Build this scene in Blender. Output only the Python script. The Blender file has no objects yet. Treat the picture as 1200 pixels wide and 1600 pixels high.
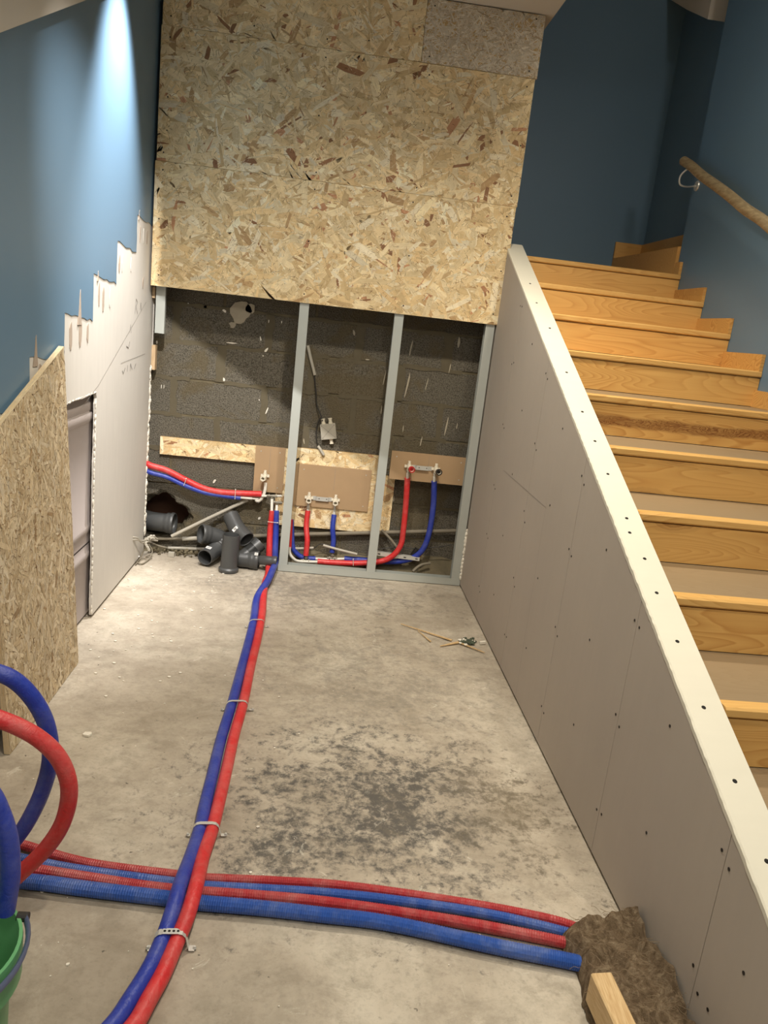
import bpy, bmesh, math, random
from math import sin, cos, pi, radians, sqrt, atan2
from mathutils import Vector, Matrix, noise
from mathutils.geometry import tessellate_polygon

# ------------------------------------------------------------------ camera
sc = bpy.context.scene
COL = sc.collection
F = 1186.0
CAM = Vector((0.94018, -4.12290, 1.39392))
FW = Vector((0.09217889, 0.96789702, -0.23383416))
RT = Vector((0.99161827, -0.06787887, 0.10993482))
UP = Vector((-0.09053318, 0.24200789, 0.96604137))
cd = bpy.data.cameras.new('camera')
cam = bpy.data.objects.new('camera', cd); COL.objects.link(cam)
cd.sensor_fit = 'VERTICAL'; cd.sensor_height = 36.0; cd.sensor_width = 27.0
cd.lens = F/1600*36.0
cd.clip_start = 0.05
cam.matrix_world = Matrix(((RT.x, UP.x, -FW.x, CAM.x), (RT.y, UP.y, -FW.y, CAM.y), (RT.z, UP.z, -FW.z, CAM.z), (0, 0, 0, 1)))
sc.camera = cam

# ------------------------------------------------------------------ light
W = 1.819                    # inner face of the stair partition
WO = 1.907                   # outer face of the stair partition
XR = 2.758                   # right wall
world = bpy.data.worlds.new('world'); sc.world = world; world.use_nodes = True
world.node_tree.nodes['Background'].inputs[0].default_value = (1, 0.93, 0.82, 1)
world.node_tree.nodes['Background'].inputs[1].default_value = 0.08
sc.view_settings.view_transform = 'Standard'
sc.view_settings.look = 'None'
sc.view_settings.gamma = 1.0
sc.view_settings.use_curve_mapping = False
sc.view_settings.exposure = 0.05

def lamp(name, kind, loc, energy, color, direction=None, **kw):
    l = bpy.data.lights.new(name, kind); l.energy = energy; l.color = color
    for k, v in kw.items(): setattr(l, k, v)
    o = bpy.data.objects.new(name, l); COL.objects.link(o); o.location = loc
    if direction is not None:
        o.rotation_euler = Vector(direction).to_track_quat('-Z', 'Y').to_euler()
    return o
# ceiling spot close to the left wall: washes the wall in a narrow streak
lamp('wall_wash_spot', 'SPOT', (0.30, -0.68, 2.93), 380, (1.0, 0.98, 0.97), (-0.27, 0.0, -1), spot_size=radians(54), spot_blend=1.0, shadow_soft_size=0.03)
# added spot without a known source; the plate built below shapes the diagonal shadow
LA = Vector((0.60, -2.2, 2.86)); PA = Vector((0.0, 0.2, 1.35)); PB = Vector((0.73, 0.2, 0.90))
lamp('added_spot', 'SPOT', LA, 350, (1.0, 0.96, 0.92), Vector((0.22, 0.2, 0.45))-LA, spot_size=radians(52), spot_blend=0.9, shadow_soft_size=0.0025)
# downlights along the corridor ceiling and over the stairs
lamp('corridor_downlight', 'SPOT', (1.30, -1.45, 2.93), 175, (1.0, 0.90, 0.75), (0, 0.12, -1), spot_size=radians(130), spot_blend=1.0, shadow_soft_size=0.05)
lamp('corridor_downlight', 'SPOT', (1.20, -3.3, 2.93), 100, (1.0, 0.90, 0.74), (0, 0.12, -1), spot_size=radians(125), spot_blend=0.8, shadow_soft_size=0.05)
lamp('stair_downlight', 'SPOT', (2.1, -2.2, 3.72), 100, (1.0, 0.90, 0.72), (0, 0.05, -1), spot_size=radians(150), spot_blend=0.9, shadow_soft_size=0.08)
lamp('stair_foot_fill', 'AREA', (2.2, -5.2, 3.2), 20, (1.0, 0.93, 0.82), (0.1, 1.0, -0.45), shape='DISK', size=0.4)  # fill light added to brighten the risers, not a known fixture
lamp('room_fill', 'AREA', (1.0, -4.6, 2.9), 22, (1.0, 0.94, 0.84), (0.0, 0.2, -1), shape='DISK', size=0.6)  # weak ambient fill added behind the camera, no such lamp known

# ------------------------------------------------------------------ helpers
def lin(c):
    return tuple((v/255/12.92 if v/255 <= 0.04045 else ((v/255+0.055)/1.055)**2.4) for v in c)
def U(px, py, ax, val):
    "the world point of a pixel of the photograph on the plane coordinate[ax] == val"
    d = FW + RT*((px-600)/F) - UP*((py-800)/F)
    return CAM + d*((val-CAM[ax])/d[ax])

class MB:
    def __init__(s): s.v = []; s.f = []; s.c = []; s.uv = []; s.usec = False
    def add(s, vs, fs, col=None, uvs=None):
        b = len(s.v); s.v += [tuple(v) for v in vs]
        for i, f in enumerate(fs):
            s.f.append(tuple(b+k for k in f)); s.c.append(col); s.uv.append(None if uvs is None else [uvs[k] for k in f])
        if col is not None or uvs is not None: s.usec = True
        return s
    def box(s, a, b, col=None):
        x0, y0, z0 = [min(p, q) for p, q in zip(a, b)]; x1, y1, z1 = [max(p, q) for p, q in zip(a, b)]
        vs = [(x0,y0,z0),(x1,y0,z0),(x1,y1,z0),(x0,y1,z0),(x0,y0,z1),(x1,y0,z1),(x1,y1,z1),(x0,y1,z1)]
        return s.add(vs, [(0,3,2,1),(4,5,6,7),(0,1,5,4),(1,2,6,5),(2,3,7,6),(3,0,4,7)], col)
    def obox(s, c, ax, ay, az, col=None):
        "oriented box: centre and three half-extent vectors"
        c = Vector(c); ax = Vector(ax); ay = Vector(ay); az = Vector(az)
        vs = [c+ax*i+ay*j+az*k for k in (-1,1) for i, j in ((-1,-1),(1,-1),(1,1),(-1,1))]
        fl = ax.cross(ay).dot(az) < 0
        fs = [(0,3,2,1),(4,5,6,7),(0,1,5,4),(1,2,6,5),(2,3,7,6),(3,0,4,7)]
        return s.add(vs, [f[::-1] for f in fs] if fl else fs, col)
    def prism(s, pts, to3, t0, t1, col=None):
        "extrude a 2D polygon; to3(u, v, t) -> point"
        n = len(pts)
        tris = tessellate_polygon([[Vector((p[0], p[1], 0)) for p in pts]])
        vs = [to3(p[0], p[1], t0) for p in pts]+[to3(p[0], p[1], t1) for p in pts]
        fs = [tuple(t) for t in tris]+[tuple(n+k for k in t[::-1]) for t in tris]
        fs += [(i, (i+1) % n, n+(i+1) % n, n+i) for i in range(n)]
        return s.add(vs, fs, col)
    def sweep(s, rings, seg=14, cap0=True, cap1=True, col=None):
        "rings: (centre, tangent, radius)"
        vs = []; up = None
        for c, t, r in rings:
            t = Vector(t).normalized()
            if up is None:
                up = Vector((0, 0, 1)) if abs(t.z) < 0.9 else Vector((1, 0, 0))
            up = (up - t*up.dot(t)).normalized(); sd = t.cross(up)
            for k in range(seg):
                a = 2*pi*k/seg; vs.append(Vector(c)+up*(r*cos(a))+sd*(r*sin(a)))
        fs = []; m = len(rings)
        for i in range(m-1):
            for k in range(seg):
                a = i*seg+k; b = i*seg+(k+1) % seg; fs.append((a, b, b+seg, a+seg))
        if cap0: fs.append(tuple(range(seg))[::-1])
        if cap1: fs.append(tuple((m-1)*seg+k for k in range(seg)))
        return s.add(vs, fs, col)
    def tube(s, pts, r, seg=12, step=0.02, smooth=True, corr=None, rfun=None, col=None):
        P = spline(pts, step) if smooth else [Vector(p) for p in pts]
        rings = []; d = 0
        for i, p in enumerate(P):
            a = P[max(0, i-1)]; b = P[min(len(P)-1, i+1)]
            if i: d += (p-P[i-1]).length
            rr = r if corr is None else (r if i % 2 else r-corr)
            if rfun: rr = rfun(d)
            rings.append((p, b-a, rr))
        return s.sweep(rings, seg, col=col)
    def bar(s, a, b, r, seg=8, col=None):
        a = Vector(a); b = Vector(b); return s.sweep([(a, b-a, r), (b, b-a, r)], seg, col=col)

def spline(pts, step=0.02):
    pts = [Vector(p) for p in pts]
    if len(pts) == 2: pts = [pts[0], pts[0].lerp(pts[1], .5), pts[1]]
    E = [pts[0]*2-pts[1]]+pts+[pts[-1]*2-pts[-2]]
    out = []
    for i in range(1, len(E)-2):
        p0, p1, p2, p3 = E[i-1:i+3]; n = max(1, int(round((p2-p1).length/step)))
        for k in range(n):
            t = k/n
            out.append(0.5*((2*p1)+(p2-p0)*t+(2*p0-5*p1+4*p2-p3)*t*t+(3*p1-p0-3*p2+p3)*t**3))
    out.append(pts[-1]); return out

def tag(o, label=None, cat=None, group=None, kind=None):
    if label: o['label'] = label
    if cat: o['category'] = cat
    if group: o['group'] = group
    if kind: o['kind'] = kind
    return o
def ob(name, mb, mat, parent=None, smooth=False, **kw):
    me = bpy.data.meshes.new(name)
    off = parent.location.copy() if parent is not None and parent.type == 'EMPTY' else Vector()
    if parent is not None and parent.parent is not None and parent.parent.type == 'EMPTY': off = parent.parent.location.copy()
    me.from_pydata([tuple(Vector(v)-off) for v in mb.v], [], mb.f)
    if mb.usec:
        ca = me.color_attributes.new('Col', 'FLOAT_COLOR', 'CORNER'); ul = me.uv_layers.new(name='UVMap')
        i = 0
        for fi, f in enumerate(mb.f):
            c = mb.c[fi] or (0.5, 0.5, 0.5); uv = mb.uv[fi]
            for k in range(len(f)):
                ca.data[i].color = (c[0], c[1], c[2], 1)
                if uv: ul.data[i].uv = uv[k]
                i += 1
    if smooth:
        me.polygons.foreach_set('use_smooth', [True]*len(me.polygons))
        me.update()
        try: me.set_sharp_from_angle(angle=radians(40))
        except Exception: pass
    me.materials.append(mat)
    o = bpy.data.objects.new(name, me); COL.objects.link(o)
    if parent is not None: o.parent = parent
    return tag(o, **kw)
def thing(name, loc, label, cat, group=None):
    o = bpy.data.objects.new(name, None); COL.objects.link(o); o.location = loc; o.empty_display_size = .05
    bpy.context.view_layer.update()
    return tag(o, label, cat, group)

# ------------------------------------------------------------------ materials
class NT:
    def __init__(s, name):
        s.m = bpy.data.materials.new(name); s.m.use_nodes = True; s.t = s.m.node_tree; s.b = s.t.nodes['Principled BSDF']
    def n(s, typ, **kw):
        nd = s.t.nodes.new(typ)
        for k, v in kw.items():
            if k in nd.inputs: nd.inputs[k].default_value = v
            else: setattr(nd, k, v)
        return nd
    def l(s, a, b): s.t.links.new(a, b)
    def coord(s, scale=(1, 1, 1), rot=(0, 0, 0), loc=(0, 0, 0)):
        g = s.n('ShaderNodeNewGeometry'); mp = s.n('ShaderNodeMapping')
        mp.inputs['Scale'].default_value = scale; mp.inputs['Rotation'].default_value = rot; mp.inputs['Location'].default_value = loc
        s.l(g.outputs['Position'], mp.inputs['Vector']); return mp.outputs['Vector']
    def noise(s, vec, scale, detail=4, rough=0.55, dist=0.0):
        nd = s.n('ShaderNodeTexNoise'); nd.inputs['Scale'].default_value = scale; nd.inputs['Detail'].default_value = detail
        nd.inputs['Roughness'].default_value = rough; nd.inputs['Distortion'].default_value = dist
        s.l(vec, nd.inputs['Vector']); return nd.outputs['Fac']
    def ramp(s, fac, stops):
        r = s.n('ShaderNodeValToRGB'); s.l(fac, r.inputs['Fac']); e = r.color_ramp.elements
        while len(e) < len(stops): e.new(0.5)
        for k, (p, c) in enumerate(stops): e[k].position = p; e[k].color = (*c, 1) if len(c) == 3 else c
        return r.outputs['Color']
    def mix(s, fac, a, b, mode='MIX'):
        m = s.n('ShaderNodeMix', data_type='RGBA', blend_type=mode)
        for sock, v in ((m.inputs[0], fac), (m.inputs[6], a), (m.inputs[7], b)):
            if isinstance(v, (int, float)): sock.default_value = v
            elif isinstance(v, tuple): sock.default_value = (*v, 1) if len(v) == 3 else v
            else: s.l(v, sock)
        return m.outputs[2]
    def math(s, op, a, b=0.0, clamp=False):
        m = s.n('ShaderNodeMath', operation=op); m.use_clamp = clamp
        for sock, v in ((m.inputs[0], a), (m.inputs[1], b)):
            if isinstance(v, (int, float)): sock.default_value = v
            else: s.l(v, sock)
        return m.outputs[0]
    def bump(s, h, strength=0.3, dist=0.002):
        b = s.n('ShaderNodeBump'); b.inputs['Strength'].default_value = strength; b.inputs['Distance'].default_value = dist
        s.l(h, b.inputs['Height']); s.l(b.outputs['Normal'], s.b.inputs['Normal'])
    def done(s, color=None, rough=0.7, metal=0.0, spec=None):
        if color is not None:
            if isinstance(color, tuple): s.b.inputs['Base Color'].default_value = (*color, 1)
            else: s.l(color, s.b.inputs['Base Color'])
        if isinstance(rough, (int, float)): s.b.inputs['Roughness'].default_value = rough
        else: s.l(rough, s.b.inputs['Roughness'])
        s.b.inputs['Metallic'].default_value = metal
        if spec is not None: s.b.inputs['Specular IOR Level'].default_value = spec
        return s.m
def K(v): return (v, v, v)
def simple(name, c, rough=0.6, metal=0.0, var=0.12, scale=18, bump=0.1, bs=60, spec=None):
    t = NT(name); v = t.coord(); c = lin(c)
    nz = t.noise(v, scale, 4)
    col = t.mix(nz, tuple(x*(1-var) for x in c), tuple(min(1, x*(1+var)) for x in c))
    if bump: t.bump(t.noise(v, bs, 4), bump, 0.002)
    return t.done(col, rough, metal, spec)

def mat_concrete():
    t = NT('concrete_floor'); v = t.coord()
    n1 = t.noise(v, 2.2, 6, 0.65, 0.6); n2 = t.noise(v, 14, 6, 0.7, 0.4); n3 = t.noise(v, 70, 5, 0.7)
    base = t.ramp(n1, [(0.3, lin((152, 141, 124))), (0.5, lin((176, 165, 148))), (0.72, lin((200, 191, 174)))])
    base = t.mix(t.math('MULTIPLY', t.ramp(n2, [(0.35, K(1)), (0.55, K(0))]), 0.35), base, lin((138, 130, 114)))
    base = t.mix(t.math('MULTIPLY', t.ramp(n3, [(0.3, K(1)), (0.5, K(0))]), 0.3), base, lin((118, 112, 100)))
    # old adhesive stains: dark graphite patches with a broken outline
    def blob(c, rx, ry, soft=0.5):
        mp = t.coord((1/rx, 1/ry, 1), (0, 0, 0), (-c[0]/rx, -c[1]/ry, 0))
        ln = t.n('ShaderNodeVectorMath', operation='LENGTH')
        m0 = t.n('ShaderNodeVectorMath', operation='MULTIPLY'); t.l(mp, m0.inputs[0]); m0.inputs[1].default_value = (1, 1, 0)
        t.l(m0.outputs[0], ln.inputs[0])
        return t.math('SUBTRACT', 1.0, ln.outputs['Value'])
    nA = t.noise(t.coord((1, 1.3, 1), (0, 0, 0.5)), 5.5, 7, 0.72, 0.5)
    nB = t.noise(v, 27, 8, 0.78, 0.25)
    tex = t.math('ADD', t.math('MULTIPLY', t.math('SUBTRACT', nA, 0.5), 3.2), t.math('MULTIPLY', t.math('SUBTRACT', nB, 0.5), 6.0))
    def stain(c, rx, ry, gain, off):
        b = t.math('ADD', t.math('MULTIPLY', blob(c, rx, ry), gain), tex)
        return t.math('ADD', b, off, clamp=True)
    s1 = stain((1.22, -2.12), 0.68, 0.52, 1.3, -0.35)
    s2 = stain((1.25, -1.35), 0.75, 0.95, 1.1, -0.4)
    s3 = stain((1.0, -0.25), 0.85, 0.45, 1.2, -0.35)
    s4 = stain((0.95, -2.35), 0.40, 0.24, 1.1, -0.35)
    base = t.mix(t.math('MULTIPLY', s2, 0.42), base, lin((104, 101, 94)))
    base = t.mix(t.math('MULTIPLY', s3, 0.5), base, lin((98, 95, 90)))
    base = t.mix(t.math('MULTIPLY', t.math('MAXIMUM', s1, s4), 0.85), base, lin((62, 61, 60)))
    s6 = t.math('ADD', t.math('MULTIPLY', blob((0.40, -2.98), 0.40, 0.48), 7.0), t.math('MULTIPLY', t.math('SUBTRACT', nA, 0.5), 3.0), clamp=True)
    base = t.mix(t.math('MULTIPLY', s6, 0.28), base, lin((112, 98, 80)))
    n6 = t.noise(t.coord((1, 1.6, 1), (0, 0, .3), (9, 1, 0)), 7, 9, 0.8, 0.3)
    base = t.mix(t.math('MULTIPLY', t.ramp(n6, [(0.40, K(1)), (0.50, K(0))]), 0.30), base, lin((124, 114, 98)))
    # warm brown edge of the stains and pale plaster dust
    s5 = stain((1.62, -2.1), 0.22, 0.35, 1.0, -0.4)
    base = t.mix(t.math('MULTIPLY', s5, 0.4), base, lin((142, 128, 102)))
    n4 = t.noise(v, 9, 8, 0.75, 1.2)
    base = t.mix(t.math('MULTIPLY', t.ramp(n4, [(0.62, K(0)), (0.68, K(1))]), 0.55), base, lin((214, 208, 192)))
    n5 = t.noise(t.coord((1, 1, 1), (0, 0, 0), (5, 3, 0)), 34, 3, 0.6)
    base = t.mix(t.ramp(n5, [(0.71, K(0)), (0.73, K(0.7))]), base, lin((60, 56, 50)))
    hs = t.math('ADD', t.math('MULTIPLY', n2, 0.7), t.math('MULTIPLY', n3, 0.5))
    t.bump(hs, 0.35, 0.006)
    return t.done(base, 0.82)

def mat_block():
    t = NT('concrete_block'); v = t.coord()
    n1 = t.noise(v, 170, 4, 0.6); n2 = t.noise(v, 3.2, 5, 0.6, 0.7); n3 = t.noise(v, 12, 5, 0.6)
    vo = t.n('ShaderNodeTexVoronoi'); vo.inputs['Scale'].default_value = 150; t.l(v, vo.inputs['Vector'])
    base = t.ramp(n1, [(0.30, lin((44, 41, 34))), (0.45, lin((94, 89, 78))), (0.7, lin((128, 122, 110)))])
    base = t.mix(t.math('MULTIPLY', t.ramp(n2, [(0.5, K(0)), (0.6, K(1))]), 0.65), base, lin((100, 89, 66)))
    h = t.math('ADD', n1, t.math('MULTIPLY', vo.outputs['Distance'], 0.5))
    t.bump(h, 0.8, 0.006)
    return t.done(base, 0.95, spec=0.2)
def mat_mortar():
    t = NT('smeared_mortar'); v = t.coord()
    n1 = t.noise(v, 9, 6, 0.6, 0.8); n2 = t.noise(v, 80, 4)
    c = t.ramp(n1, [(0.3, lin((92, 85, 68))), (0.7, lin((118, 108, 86)))])
    t.bump(t.math('ADD', n1, n2), 0.5, 0.006)
    return t.done(c, 0.95, spec=0.2)

def mat_strand():
    "wood strand board: colour per strand, grain along the strand's own length"
    t = NT('strand_board')
    a = t.n('ShaderNodeVertexColor', layer_name='Col'); uv = t.n('ShaderNodeUVMap', uv_map='UVMap')
    mp = t.n('ShaderNodeMapping'); mp.inputs['Scale'].default_value = (9, 260, 1); t.l(uv.outputs['UV'], mp.inputs['Vector'])
    g = t.noise(mp.outputs['Vector'], 1.0, 3, 0.6, 0.6)
    v = t.coord(); d = t.noise(v, 230, 3, 0.6); s = t.noise(v, 26, 4, 0.7)
    c = t.mix(t.math('MULTIPLY', t.ramp(g, [(0.32, K(1)), (0.6, K(0))]), 0.22), a.outputs['Color'], lin((168, 128, 84)), 'MULTIPLY')
    c = t.mix(t.math('MULTIPLY', t.ramp(d, [(0.28, K(1)), (0.36, K(0))]), 0.5), c, lin((96, 70, 44)))
    c = t.mix(t.math('MULTIPLY', t.ramp(s, [(0.4, K(1)), (0.6, K(0))]), 0.15), c, lin((150, 120, 84)), 'MULTIPLY')
    t.bump(t.math('ADD', g, s), 0.25, 0.0015)
    return t.done(c, 0.62, spec=0.3)

def mat_pine(name, light, dark, seed, knots=False, amt=1.0, band=None):
    t = NT(name); v = t.coord((1, 1, 1), (0, 0, 0), (seed*3.7, seed*1.3, seed*2.1))
    mp = t.n('ShaderNodeMapping'); mp.inputs['Scale'].default_value = (1.1, 9, 9); t.l(v, mp.inputs['Vector'])
    n = t.noise(mp.outputs['Vector'], 1.0, 1.5, 0.4, 0.25)
    w = t.math('FRACT', t.math('MULTIPLY', n, 30.0))
    ring = t.ramp(w, [(0.0, K(0.0)), (0.72, K(0.55)), (0.9, K(1)), (1.0, K(0))])
    mp2 = t.n('ShaderNodeMapping'); mp2.inputs['Scale'].default_value = (4, 160, 160); t.l(v, mp2.inputs['Vector'])
    f = t.noise(mp2.outputs['Vector'], 1.0, 3)
    big = t.noise(v, 1.6, 2)
    c = t.mix(t.math('MULTIPLY', ring, t.ramp(big, [(0.35, K(0.22*amt)), (0.65, K(0.75*amt))])), lin(light), lin(dark))
    c = t.mix(t.math('MULTIPLY', f, 0.28), c, lin(dark))
    if knots:
        vo = t.n('ShaderNodeTexVoronoi'); vo.inputs['Scale'].default_value = 1.0
        mp3 = t.n('ShaderNodeMapping'); mp3.inputs['Scale'].default_value = (3.2, 0.01, 7.5); t.l(v, mp3.inputs['Vector']); t.l(mp3.outputs['Vector'], vo.inputs['Vector'])
        dd = t.math('ADD', vo.outputs['Distance'], t.math('MULTIPLY', t.math('SUBTRACT', t.noise(v, 22, 3), 0.5), 0.12))
        rk = t.math('FRACT', t.math('MULTIPLY', dd, 13))
        halo = t.ramp(dd, [(0.05, K(1)), (0.34, K(0))])
        c = t.mix(t.math('MULTIPLY', halo, t.math('ADD', 0.25, t.math('MULTIPLY', rk, 0.7))), c, lin((118, 66, 26)))
        c = t.mix(t.ramp(dd, [(0.05, K(1)), (0.075, K(0))]), c, lin((66, 36, 16)))
    if band is not None:
        g = t.n('ShaderNodeNewGeometry'); sp = t.n('ShaderNodeSeparateXYZ'); t.l(g.outputs['Position'], sp.inputs[0])
        wob = t.math('MULTIPLY', t.math('SUBTRACT', t.noise(t.coord((4, 1, 10)), 1.0, 3), 0.5), 0.05)
        dz = t.math('ABSOLUTE', t.math('ADD', t.math('SUBTRACT', sp.outputs['Z'], band), wob))
        inb = t.math('MULTIPLY', t.ramp(dz, [(0.017, K(1)), (0.026, K(0))]), t.ramp(sp.outputs['X'], [(0.5, K(1)), (0.9, K(1))]))
        sx = t.math('ADD', t.math('MULTIPLY', t.noise(t.coord((9, 1, 34)), 1.0, 3, 0.6, 1.5), 9.0), 0.0)
        fr_ = t.ramp(t.math('FRACT', sx), [(0, K(0.35)), (0.7, K(0.75)), (0.85, K(1)), (1, K(0.35))])
        c = t.mix(t.math('MULTIPLY', inb, fr_), c, lin((112, 60, 24)))
    t.bump(t.math('ADD', f, ring), 0.06, 0.001)
    return t.done(c, 0.42, spec=0.4)

def mat_wood_piece(name, light, dark, ax=(1, 14, 14)):
    t = NT(name); v = t.coord(ax); n = t.noise(v, 14, 3, 0.6, 0.4)
    c = t.mix(t.ramp(n, [(0.35, K(1)), (0.65, K(0))]), lin(light), lin(dark))
    t.bump(n, 0.15, 0.001); return t.done(c, 0.6)

def mat_paint(name, c, rough=0.42, bump=0.12, spec=0.5):
    t = NT(name); v = t.coord(); n = t.noise(v, 260, 3, 0.6); m = t.noise(v, 1.4, 3); c = lin(c)
    col = t.mix(m, tuple(x*0.95 for x in c), tuple(x*1.05 for x in c))
    t.bump(n, bump, 0.0015); return t.done(col, rough, spec=spec)
def mat_board(name, c, streak=0.06):
    "plasterboard paper: faint long fibres, smudges"
    t = NT(name); c = lin(c)
    n = t.noise(t.coord((1, 12, 1.5)), 3.0, 4, 0.6); m = t.noise(t.coord(), 1.7, 5, 0.6, 0.4); q = t.noise(t.coord(), 300, 2)
    col = t.mix(n, tuple(x*(1-streak) for x in c), tuple(x*(1+streak) for x in c))
    col = t.mix(t.math('MULTIPLY', t.ramp(m, [(0.35, K(1)), (0.6, K(0))]), 0.22), col, tuple(x*0.8 for x in c))
    t.bump(q, 0.05, 0.001); return t.done(col, 0.8, spec=0.25)
def mat_foam(name, c, scuff, dusty=0.35):
    "polyethylene sleeve: creased skin, white dust"
    t = NT(name); v = t.coord(); c = lin(c)
    n = t.noise(v, 34, 4, 0.6, 1.0); d = t.noise(v, 9, 7, 0.75, 0.6)
    col = t.mix(n, tuple(x*0.72 for x in c), tuple(min(1, x*1.2) for x in c))
    col = t.mix(t.math('MULTIPLY', t.ramp(d, [(0.45, K(0)), (0.75, K(1))]), dusty), col, lin(scuff))
    t.bump(t.noise(v, 60, 4, 0.6, 2.0), 0.5, 0.003); return t.done(col, 0.42, spec=0.5)

M = {}
M['floor'] = mat_concrete(); M['block'] = mat_block(); M['mortar'] = mat_mortar(); M['osb'] = mat_strand()
M['blue'] = mat_paint('blue_paint', (101, 130, 153), 0.42, 0.12, 0.5)
M['white'] = mat_paint('ceiling_paint', (206, 198, 184), 0.8, 0.05)
M['bare'] = mat_board('bare_plasterboard', (208, 203, 194))
M['greyboard'] = mat_board('grey_plasterboard', (178, 168, 164), 0.03)
M['part'] = mat_board('partition_plasterboard', (176, 166, 154), 0.035)
M['cap'] = mat_board('cap_plasterboard', (216, 211, 194), 0.03)
M['core'] = simple('gypsum_core', (226, 222, 210), 0.9, var=0.15, scale=60, bump=0.8, bs=120)
M['galv'] = simple('galvanised_steel', (184, 188, 182), 0.5, 0.3, 0.08, 6, 0.03)
M['galv2'] = simple('bright_zinc', (214, 214, 208), 0.38, 0.5, 0.1, 30, 0.05)
M['screw'] = simple('black_screw', (34, 31, 28), 0.5, 0.4, bump=0)
M['dark'] = simple('dark_cavity', (96, 66, 50), 0.95, bump=0.3)
M['mdf'] = simple('brown_fibreboard', (166, 138, 104), 0.75, var=0.06, scale=20, bump=0.05)
M['red'] = mat_foam('red_sleeve', (206, 46, 48), (214, 170, 160), 0.25)
M['blu'] = mat_foam('blue_sleeve', (38, 58, 158), (150, 156, 180), 0.22)
M['redc'] = mat_foam('dusty_red_conduit', (172, 48, 52), (200, 160, 150), 0.4)
M['bluc'] = mat_foam('dusty_blue_conduit', (44, 84, 164), (160, 170, 190), 0.35)
M['pvc'] = simple('grey_pvc', (72, 73, 73), 0.38, var=0.06, scale=8, bump=0.03)
M['ivory'] = simple('ivory_plastic', (226, 218, 198), 0.4, var=0.03, bump=0)
M['pex'] = simple('white_pipe', (214, 210, 198), 0.35, var=0.05, bump=0)
M['conduit'] = simple('grey_conduit', (172, 166, 152), 0.55, var=0.12, scale=25, bump=0.05)
M['conduitd'] = simple('dusty_grey_conduit', (122, 114, 98), 0.7, var=0.2, scale=25, bump=0.1)
M['cable'] = simple('dark_cable', (44, 42, 38), 0.5, bump=0)
M['redcap'] = simple('red_cap', (190, 34, 40), 0.4, bump=0)
M['blackcap'] = simple('black_cap', (30, 30, 32), 0.35, bump=0)
M['yellow'] = simple('yellow_plastic', (204, 150, 34), 0.45, bump=0)
M['green'] = simple('green_plastic', (104, 166, 112), 0.35, var=0.04, scale=5, bump=0.02)
M['greyblue'] = simple('grey_blue_plastic', (98, 110, 142), 0.4, var=0.06, bump=0.02)
M['dullmetal'] = simple('dull_metal', (134, 128, 114), 0.5, 0.3, bump=0)
M['paper'] = simple('white_label', (236, 234, 228), 0.6, bump=0, var=0.02)
M['ink'] = simple('ink', (40, 40, 42), 0.6, bump=0, var=0.02)
M['pencil'] = simple('pencil_mark', (128, 122, 116), 0.8, bump=0, var=0.05)
M['plaster'] = simple('plaster', (228, 222, 208), 0.9, var=0.08, scale=40, bump=0.6, bs=60)
M['torn'] = simple('torn_paper', (168, 152, 136), 0.9, var=0.15, scale=60, bump=0.4)
M['batten'] = mat_wood_piece('pale_timber', (212, 184, 138), (190, 156, 108), (16, 1, 16))
M['battenv'] = mat_wood_piece('batten_timber', (210, 184, 148), (184, 154, 116), (16, 16, 1))
M['tread'] = mat_pine('dusty_pine_tread', (150, 130, 102), (124, 104, 76), 3.0, amt=0.6)
M['nosing'] = mat_pine('pine_nosing', (222, 178, 108), (190, 138, 70), 1.0)
M['risers'] = [mat_pine('pine_riser_%d' % k, (222, 176, 104), (180, 122, 56), 2.0+k*1.7, knots=(k in (1, 2))) for k in range(3)]
M['risers'].append(mat_pine('pine_riser_heartwood', (222, 176, 104), (180, 122, 56), 9.1, band=1.150))
M['handrail'] = mat_wood_piece('handrail_wood', (172, 152, 116), (140, 120, 88), (6, 1, 6))
def mat_wool():
    t = NT('mineral_wool'); v = t.coord((1, 1, 1)); n = t.noise(v, 22, 8, 0.7, 2.5); m = t.noise(v, 120, 4, 0.7, 3.0)
    c = t.ramp(n, [(0.3, lin((96, 80, 60))), (0.5, lin((140, 120, 96))), (0.72, lin((184, 166, 138)))])
    t.bump(t.math('ADD', n, m), 0.9, 0.012); return t.done(c, 0.95, spec=0.1)
M['wool'] = mat_wool()

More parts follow.
